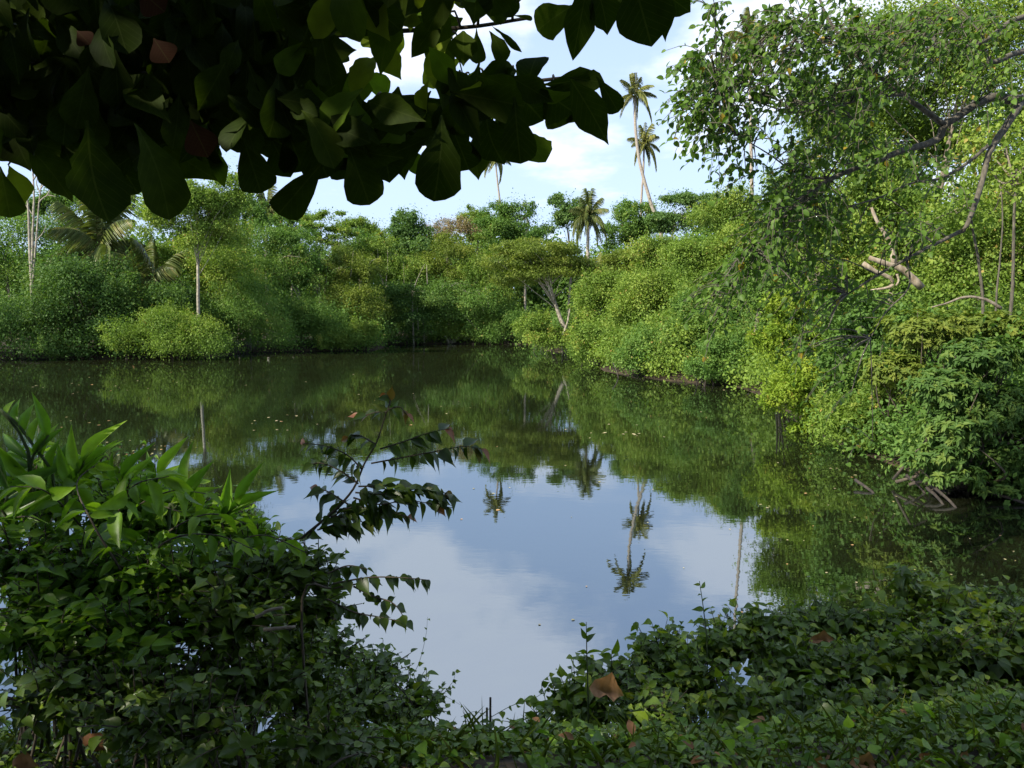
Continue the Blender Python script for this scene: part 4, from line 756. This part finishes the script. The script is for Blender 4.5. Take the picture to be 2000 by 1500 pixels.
def alt_shoot(pts, D, n, size, width, mat, root, org, down=.8, name='branchlet', shape=HEART, r=.004, tint=(.1, .8), taperlf=.5, both=True, pitchf=.35, tmat='stem'):
    """a stem with leaves left and right: one mesh for the stem, one for its leaves"""
    q = curve([at(x, y, D) for x, y in pts] if len(pts[0]) == 2 else [at(*p) for p in pts], 24); T = Tubes(); T.tube(q, taper(r, r*.35, len(q)), 6)
    so = T.build(name, M[tmat], root, org); tt = np.clip(np.linspace(.08, 1, n)+rng.normal(0, .022, n), .03, 1); idx = np.minimum((tt*(len(q)-1)).astype(int), len(q)-2); P = q[idx]; tg = q[idx+1]-q[idx]; tg /= np.linalg.norm(tg, axis=1)[:, None]
    side = np.cross(tg, [0, -.3, 1.0]); side /= np.linalg.norm(side, axis=1)[:, None]; sg = np.where(np.arange(n) % 2, 1, -1)[:, None] if both else 1
    A = tg*.55 + side*sg*pitchf + rng.normal(0, .28, (n, 3)); A[:, 2] -= down*rng.uniform(.3, 1.35, n)
    Nn = np.cross(A, side*sg) ; Nn = np.where((Nn[:, 2] < 0)[:, None], -Nn, Nn) + np.array([0, -.5, .2]) + rng.normal(0, .35, (n, 3))
    L = size*(1-taperlf*np.abs(tt-.45))*rng.uniform(.65, 1.25, n); tn = np.clip(rng.uniform(*tint, n) + (tt > .88)*.35, 0, 1)
    leaf_obj('foliage', (P, A, Nn, L, L*width, tn), shape, M[mat], so, org)
    return so
# long arching sprays over the thicket
ab = at(240, 1150, 3.0); ab[2] = float(height(ab[0], ab[1])); ar = thing('arching_shrub', 'shrub throwing long arching sprays of large drooping pointed leaves over the thicket top', 'shrub', ab)
for pts in ([(240, 1130), (120, 1050), (60, 1010), (-10, 1020)], [(240, 1130), (160, 1030), (90, 960), (20, 950)], [(250, 1120), (210, 1040), (280, 985), (355, 1000)], [(260, 1120), (300, 1060), (400, 1005), (490, 1025)],
     [(230, 1140), (100, 1100), (20, 1085), (-30, 1120)], [(260, 1120), (330, 1055), (420, 1045), (500, 1075)], [(280, 1130), (420, 1080), (510, 1045), (600, 1080)], [(240, 1120), (180, 1020), (150, 945), (190, 905)],
     [(250, 1120), (230, 1020), (260, 950), (330, 930)], [(220, 1150), (100, 1160), (40, 1190), (10, 1260)], [(270, 1130), (360, 1100), (460, 1110), (540, 1150)], [(250, 1120), (250, 1010), (330, 960), (410, 965)]):
    alt_shoot([(x, y, 3.0+random.uniform(-.15, .25)) for x, y in pts], 3.0, random.randint(13, 17), random.uniform(.10, .14), .42, 'shrub', ar, ab, down=.75, shape=OVATE, tint=(.25, 1.0), pitchf=.7, r=.005)
# arching sapling against the water
sb = at(470, 1160, 3.25); sb = np.array([sb[0], sb[1], float(height(sb[0], sb[1]))])
sr = thing('arching_sapling', 'dark stemmed sapling arching over the reflected sky, red new leaves at its tip', 'sapling', sb)
st = curve([sb, at(530, 1100, 3.2), at(590, 1050, 3.2), at(650, 1000, 3.2), at(690, 955, 3.2), at(712, 905, 3.2), at(735, 865, 3.2), at(750, 820, 3.2), at(760, 792, 3.2)], 36)
Tubes().tube(st, taper(.0075, .002, len(st)), 8).build('stem', M['stem'], sr, sb)
D = 3.2
for pts, n, sz, dn in (([(725, 905), (790, 893), (860, 880), (905, 872), (945, 877)], 20, .062, 1.0), ([(742, 877), (790, 862), (835, 846), (880, 836)], 12, .058, .7), ([(708, 918), (680, 890), (640, 872), (590, 865)], 13, .06, .7),
     ([(700, 945), (665, 920), (630, 905), (605, 906)], 13, .055, .5), ([(694, 962), (750, 965), (820, 955), (885, 966)], 24, .062, .25), ([(690, 972), (740, 985), (800, 978), (885, 992)], 24, .06, .7),
     ([(655, 1000), (700, 1000), (745, 1012)], 14, .055, .35), ([(620, 1035), (660, 1025), (700, 1035)], 12, .055, .4), ([(640, 1015), (690, 990), (760, 1000), (800, 1010)], 18, .062, .3), ([(680, 985), (640, 960), (615, 955)], 10, .06, .5), ([(700, 950), (760, 950), (830, 965), (880, 975)], 20, .064, .2), ([(600, 1050), (640, 1010), (690, 1015), (735, 1028)], 16, .06, .3), ([(735, 868), (700, 850), (680, 855)], 8, .055, .4), ([(755, 805), (735, 805), (700, 815)], 6, .05, .3), ([(757, 800), (780, 795), (795, 810)], 5, .055, .5), ([(760, 792), (762, 780), (755, 770)], 5, .05, .2)):
    alt_shoot(pts, D, int(n*1.1), sz*1.55, .46, 'sprig', sr, sb, down=dn, tint=(.05, .85) if pts[0][1] > 860 else (.4, 1.0))
# lower dark sprig
sb2 = at(600, 1160, 2.9); sb2 = np.array([sb2[0], sb2[1], float(height(sb2[0], sb2[1]))]); s2 = thing('dark_sprig_plant', 'dark heart leaved spray reaching over the cloud reflection below the sapling', 'plant', sb2)
st = curve([sb2, at(590, 1170, 2.9), at(650, 1150, 2.9), at(700, 1140, 2.9)], 14); Tubes().tube(st, taper(.006, .003, len(st)), 6).build('stem', M['stem'], s2, sb2)
for pts, n, sz, dn in (([(650, 1140), (720, 1128), (780, 1128), (838, 1133)], 15, .075, .8), ([(690, 1145), (730, 1165), (770, 1180), (800, 1225)], 12, .06, .5), ([(640, 1170), (690, 1195), (740, 1205), (790, 1215)], 16, .062, .5), ([(640, 1120), (680, 1105), (720, 1112)], 9, .06, .5)):
    alt_shoot(pts, 2.9, n, sz, .62, 'sprig', s2, sb2, down=dn, tint=(0, .5))
# upright shoots of the hedge side
for lab, pts, D, n, sz in (('tallest single upright shoot in front of the palm reflection', [(1150, 1420), (1148, 1340), (1146, 1270), (1145, 1215)], 4.1, 13, .085),
     ('slim upright shoot with a dark round leaf before the cloud reflection', [(1382, 1330), (1380, 1250), (1374, 1190), (1366, 1135)], 4.5, 13, .07),
     ('short leafy shoot beside the slim one on the hedge top', [(1480, 1270), (1478, 1225), (1482, 1185)], 4.8, 9, .075), ('small shoot rising from the hedge near the tree reflections', [(1545, 1250), (1543, 1210), (1540, 1170)], 4.9, 8, .06)):
    b = at(pts[0][0], pts[0][1], D); b[2] = float(height(b[0], b[1])); rt = thing('upright_shoot', lab, 'plant', b, 'upright shoots on the near bank')
    alt_shoot([(pts[0][0], pts[0][1], D)] + [(x, y, D) for x, y in pts[1:]], D, n, sz, .45, 'vine', rt, b, down=-.05, name='stem', shape=LANCE, tint=(.2, .8), pitchf=.95, taperlf=.6, tmat='greenstem', r=.005)
    q = curve([b, at(pts[0][0], pts[0][1], D)], 4)
    if np.linalg.norm(q[-1]-q[0]) > .02: Tubes().tube(q, .005, 6).build('stem', M['greenstem'], rt, b)
# lance-leaved ginger plants
def ginger(label, pts, D, n, size, width=.24, tint=(.1, 1), up=.35, twist=.8):
    b = at(pts[0][0], pts[0][1], D); b[2] = float(height(b[0], b[1])); rt = thing('ginger_plant', label, 'plant', b, 'lance leaved plants at the water edge')
    q = curve([b] + [at(x, y, D) for x, y in pts], 24); Tubes().tube(q, taper(.010, .004, len(q)), 7).build('stem', M['greenstem'], rt, b)
    for i in range(n):
        t_ = .35 + .65*i/(n-1); j = min(int(t_*(len(q)-1)), len(q)-2); tg = q[j+1]-q[j]; tg /= np.linalg.norm(tg); sd_ = np.array([1 if i % 2 else -1, rng.normal(0, .25), 0])
        A = tg*.55 + sd_*twist*(1-.5*t_) + np.array([0, 0, up]); L = size*random.uniform(.8, 1.15)
        leaf_obj('leaf_blade', (q[j][None], A[None], (np.array([0, -.8, .5])+rng.normal(0, .3, 3))[None], np.array([L]), np.array([L*width]), np.array([random.uniform(*tint)])), LANCE, M['ginger'], rt, b)
ginger('tallest lance leaved plant with a fan of upright yellow green blades', [(70, 1000), (60, 920), (70, 880), (95, 850)], 3.2, 3, .20)
ginger('lance leaved plant with wide pale blades between the fan and the middle plant', [(130, 1010), (140, 960), (165, 900)], 3.15, 8, .22, tint=(.5, 1), twist=.7)
ginger('lance leaved plant with half folded blades just above the shrub tops', [(330, 1030), (345, 990), (370, 950)], 3.2, 7, .18, tint=(.3, 1), twist=.7)
fb = at(40, 1000, 3.2); fb[2] = float(height(fb[0], fb[1])); rt = thing('ginger_plant', 'lance leaved stem ending in a row of upright glowing blades', 'plant', fb, 'lance leaved plants at the water edge')
q = curve([fb, at(60, 960, 3.2), at(45, 860, 3.2), at(0, 800, 3.2)], 20); q2 = curve([at(62, 920, 3.2), at(90, 905, 3.2), at(110, 935, 3.2)], 10)
Tubes().tube(q, taper(.01, .004, len(q)), 7).tube(curve([at(0, 800, 3.2), at(35, 830, 3.2), at(65, 870, 3.2), at(100, 920, 3.2), at(105, 960, 3.2)], 16), taper(.004, .008, 17)[:17] if False else .006, 7).build('stem', M['greenstem'], rt, fb)
for (x0, y0, x1, y1, w_, tn) in ((12, 815, 22, 775, 13, .9), (38, 835, 25, 772, 18, .4), (45, 850, 58, 782, 20, .6), (62, 870, 72, 800, 19, .8), (80, 885, 88, 820, 16, .3), (82, 895, 100, 822, 24, .9), (100, 930, 104, 850, 22, .6), (112, 925, 160, 880, 26, .8), (60, 900, -10, 835, 20, .2), (70, 915, -20, 880, 24, .1),
      (50, 930, -30, 905, 24, .2), (110, 930, 130, 855, 20, .1), (60, 960, -20, 960, 30, .2), (70, 980, 0, 1010, 30, .1)):
    a = at(x0, y0, 3.2); e = at(x1, y1, 3.25); ax = e-a; L = np.linalg.norm(ax)
    leaf_obj('leaf_blade', (a[None], ax[None]/L, np.array([[random.uniform(-.4, .4), -1, .3]]), np.array([L]), np.array([w_*3.2/FPX]), np.array([tn])), LANCE, M['ginger'], rt, fb)
ginger('lance leaved plant in the middle of the thicket with pale young blades', [(220, 1010), (225, 970), (240, 930)], 3.4, 6, .19, tint=(.2, .9))
ginger('lance leaved plant leaning over the water beside the sky reflection', [(400, 1050), (420, 1020), (470, 985)], 3.4, 7, .2, tint=(0, .8), up=.15, twist=.5)
ginger('lance leaved plant behind the middle one near the straight trunk reflection', [(300, 1000), (300, 965), (310, 925)], 3.7, 6, .2, tint=(.3, 1))
ginger('broad dark bladed plant at the picture edge below the fan', [(-30, 1060), (0, 1010), (20, 950)], 3.1, 7, .26, tint=(0, .3), up=.0, twist=1.0)
ginger('young plant with two pale blades behind the shrub tops', [(150, 990), (150, 950), (160, 915)], 3.5, 4, .16, tint=(.5, 1))
# thin trailing vine loops in front of the water and two broken sticks
vb = at(1080, 1430, 4.2); vr = thing('trailing_vine', 'thin vine strung with heart leaves across the water gap', 'vine', vb)
alt_shoot([(960, 1400), (1000, 1378), (1050, 1360), (1080, 1335), (1110, 1330)], 4.3, 13, .05, .75, 'vine', vr, vb, down=.6, name='stem', tint=(.5, 1), r=.002, tmat='greenstem')
alt_shoot([(1060, 1420), (1065, 1370), (1058, 1335), (1075, 1318)], 4.3, 9, .05, .75, 'vine', vr, vb, down=.4, name='stem', tint=(.5, 1), r=.003, tmat='greenstem')
vb = at(850, 1400, 4.1); vr = thing('trailing_vine', 'wiry vine with small leaves ending above the shore beside the water gap', 'vine', vb)
for pts in ([(810, 1330), (830, 1345), (870, 1360), (905, 1380)], [(870, 1350), (885, 1330), (890, 1310)], [(900, 1400), (930, 1390), (965, 1408)], [(806, 1320), (820, 1290), (832, 1240), (835, 1205)]):
    alt_shoot(pts, 4.1, 6, .035, .7, 'vine', vr, vb, down=.6, name='stem', tint=(.3, 1), r=.0015, tmat='greenstem')
for lab, x, y0, y1 in (('longer of two broken sticks standing in the water gap', 957, 1430, 1362), ('shorter broken stick beside the longer one', 950, 1435, 1382)):
    a = at(x, y0, 4.45); e = at(x+1, y1, 4.45); o = thing('broken_stick', lab, 'stick', a, 'broken sticks in the water gap'); Tubes().tube(curve([a-np.array([0, 0, .25]), e], 12), .0065, 6, .25).build('shaft', M['stem'], o, a)
for lab, pts in (('upper of two pale bare sticks poking out of the thicket', [(500, 1206), (525, 1192), (552, 1187)]), ('lower pale bare stick poking out of the thicket', [(515, 1230), (545, 1227), (577, 1224)])):
    q = curve([at(x, y, 2.6) for x, y in pts], 8); o = thing('pale_stick', lab, 'stick', q[0], 'pale sticks in the thicket'); Tubes().tube(q, taper(.007, .005, len(q)), 6, .08).build('shaft', M['bark'], o, q[0])

# fallen dry leaves on plants and ground
def dry_leaf(label, px, py, D, wpx, hpx, tint, ang=0.0):
    a = at(px-wpx*.5*math.cos(ang), py-wpx*.5*math.sin(ang), D); e = at(px+wpx*.5*math.cos(ang), py+wpx*.5*math.sin(ang), D); ax = e-a; L = np.linalg.norm(ax)
    V0, F0 = outline([.04, .3, .42, .5, .5, .46, .32, .12, 0], .45, .1); V0 = V0.copy(); V0[:, 2] += .09*np.sin(V0[:, 0]*11+V0[:, 1]*7)+.25*V0[:, 1]**2*4*np.sin(V0[:, 0]*3); V0[:, 1] *= 1+.22*np.sin(np.arange(len(V0))*2.7)
    V, F, T_n, uv = leaves(a[None], ax[None], np.array([[.1, -.75, .65]]), np.array([L]), np.array([hpx*D/FPX]), np.array([tint]), (V0, F0))
    o = link_mesh('dry_leaf', make_mesh('dry_leaf', V-a, F, T_n, uv), M['deadleaf']); o.location = a; tag(o, label, 'dry leaf', 'fallen dry leaves')
dry_leaf('large pale brown curled leaf lying on the vine bush', 1186, 1350, 3.95, 72, 46, 1.0, .15)
dry_leaf('narrow red brown dead leaf on top of the dense vine bush', 1606, 1250, 4.35, 52, 20, .3, -.1)
dry_leaf('big tan leaf at the bottom edge under the hedge', 1690, 1492, 2.75, 62, 30, .9, 0)
dry_leaf('tan leaf half out of frame left of the big tan one', 1595, 1496, 2.75, 50, 24, .7, .1)
dry_leaf('reddish brown curled leaf among the grass near the hedge corner', 1805, 1482, 2.8, 26, 20, .3, .5)
dry_leaf('small pinkish dry leaf at the grassy corner', 1885, 1478, 2.8, 20, 18, .8, .2)
dry_leaf('brown leaf in the dark soil below the darkest shrub', 50, 1490, 2.5, 50, 30, .5, .2)
dry_leaf('small tan leaf on the bare patch below the hedge', 1355, 1478, 2.9, 24, 12, .9, 0)
dry_leaf('dull orange leaf in the deep shade of the thicket corner', 190, 1452, 2.5, 60, 30, .1, .4)
sb_ = at(742, 1500, 2.8); o = thing('cut_stub', 'short mottled wooden stub at the bottom edge', 'stub', sb_); Tubes().tube(curve([sb_-np.array([0, 0, .15]), at(740, 1472, 2.8)], 8), .018, 10, .05).build('shaft', M['pale'], o, sb_)

# ground cover and grass: nobody could count them
def cover(name, label, cat_, n, mat, shape, size, aspect, upright, xr=(-4, 6), yr=(1.9, 5.2), tint=(0, .9)):
    x = rng.uniform(*xr, n*2); y = rng.uniform(*yr, n*2); s = pond_dist(x, y); dens = .5+.5*np.sin(x*3.1+1.3)*np.sin(y*4.2+x) ; k = (s > -.02) & (rng.random(n*2) < .25+.75*dens); x, y = x[k][:n], y[k][:n]; m_ = len(x); z = height(x, y)
    P = np.stack([x, y, z + (rng.random(m_)**1.6*.13 if not upright else 0)], 1); A = unit(m_)
    if upright: A = A*np.array([.6, .6, 0]) + np.array([0, 0, 1]); Nn = unit(m_)*np.array([1, 1, 0]) + np.array([0, 0, .1])
    else: A[:, 2] = A[:, 2]*.3+.1; Nn = rng.normal(0, .4, (m_, 3)) + np.array([0, -.2, 1])
    L = size*rng.uniform(.5, 1.3, m_); o = leaf_obj(name, (P, A, Nn, L, L*aspect, rng.uniform(*tint, m_)), shape, M[mat]); tag(o, label, cat_, kind='stuff')
cover('undergrowth', 'low small leaved ground cover on the shaded near bank', 'ground cover', 44000, 'vine', OVATE, .038, .55, False)
cover('leaf_litter', 'brown leaf litter scattered on the shaded soil of the near bank', 'leaf litter', 420, 'deadleaf', OVATE, .055, .5, False, yr=(2.0, 3.6), tint=(0, .6))
cover('ground_creeper', 'broader bright leaved creeper running over the near bank', 'creeper', 9000, 'shrub', HEART, .055, .75, False, yr=(2.2, 5.0), tint=(.1, 1))
cover('grass', 'thin green grass blades in the ground cover of the near bank', 'grass', 9000, 'grass', BLADE, .13, .05, True)
for lab, px, py, D, n, size in (('young broad leaved seedling with yellow green leaves at the bottom edge', 820, 1485, 2.75, 8, .075), ('single bright oval leaved seedling below the vine bush', 1165, 1450, 3.0, 6, .08), ('wide leaved seedling in the grass near the mottled stub', 625, 1430, 3.0, 5, .07), ('bright seedling at the bottom left of the water gap', 530, 1440, 2.9, 6, .06), ('broad leaved seedling right of the bottom centre', 1040, 1492, 2.75, 6, .08)):
    b = at(px, py, D); b[2] = float(height(b[0], b[1])); rt = thing('seedling', lab, 'seedling', b, 'seedlings in the ground cover'); top = at(px, py, D); Tubes().tube(curve([b-np.array([0, 0, .02]), top], 5), .003, 5).build('stem', M['greenstem'], rt, b)
    A = unit(n); A[:, 2] = .25; leaf_obj('foliage', (np.repeat(top[None], n, 0), A, np.tile([0., -.5, 1.], (n, 1))+rng.normal(0, .2, (n, 3)), size*rng.uniform(.7, 1.1, n), size*.55*rng.uniform(.8, 1.1, n), rng.uniform(.3, 1, n)), OVATE, M['ginger'], rt, b)

# floating leaves, each one a thing
base_me = []
for k in range(4):
    V0, F0 = ROUND; V, F, T_n, uv = leaves(np.zeros((1, 3)), np.array([[1., 0, 0]]), np.array([[0, 0, 1.]]), np.array([1.0]), np.array([.6+.1*k]), np.array([k/3]), (V0*np.array([1, 1, .3]), F0)); me = make_mesh('floating_leaf', V, F, T_n, uv); me.materials.append(M['float']); base_me.append(me)
lk = 0
drift = [(random.uniform(80, 1400), 715+170*random.random()**1.4) for _ in range(13)]
while lk < 170:
    if lk < 110: px, py = random.uniform(60, 1500), 715 + 190*random.random()**1.5
    elif lk < 145: px, py = random.uniform(1450, 1990), random.uniform(880, 1140)
    else: px, py = random.uniform(900, 1500), random.uniform(850, 1250)
    if lk < 95: d_ = random.choice(drift); px, py = random.gauss(d_[0], 45), random.gauss(d_[1], 7)
    if py < 705: continue
    p = on_water(px, py)
    if pond_dist(p[0], p[1]) > -.6: continue
    o = bpy.data.objects.new('floating_leaf', random.choice(base_me)); C.objects.link(o); s = random.uniform(.02, .042)*(1.0 if py > 1000 else 1.6 if py > 850 else 2.6); o.scale = (s, s, s); o.location = (p[0], p[1], .006); o.rotation_euler = (0, 0, random.uniform(0, 6.28))
    tag(o, 'small pale fallen leaf floating flat on the dark pond', 'floating leaf', 'fallen leaves floating on the pond'); lk += 1
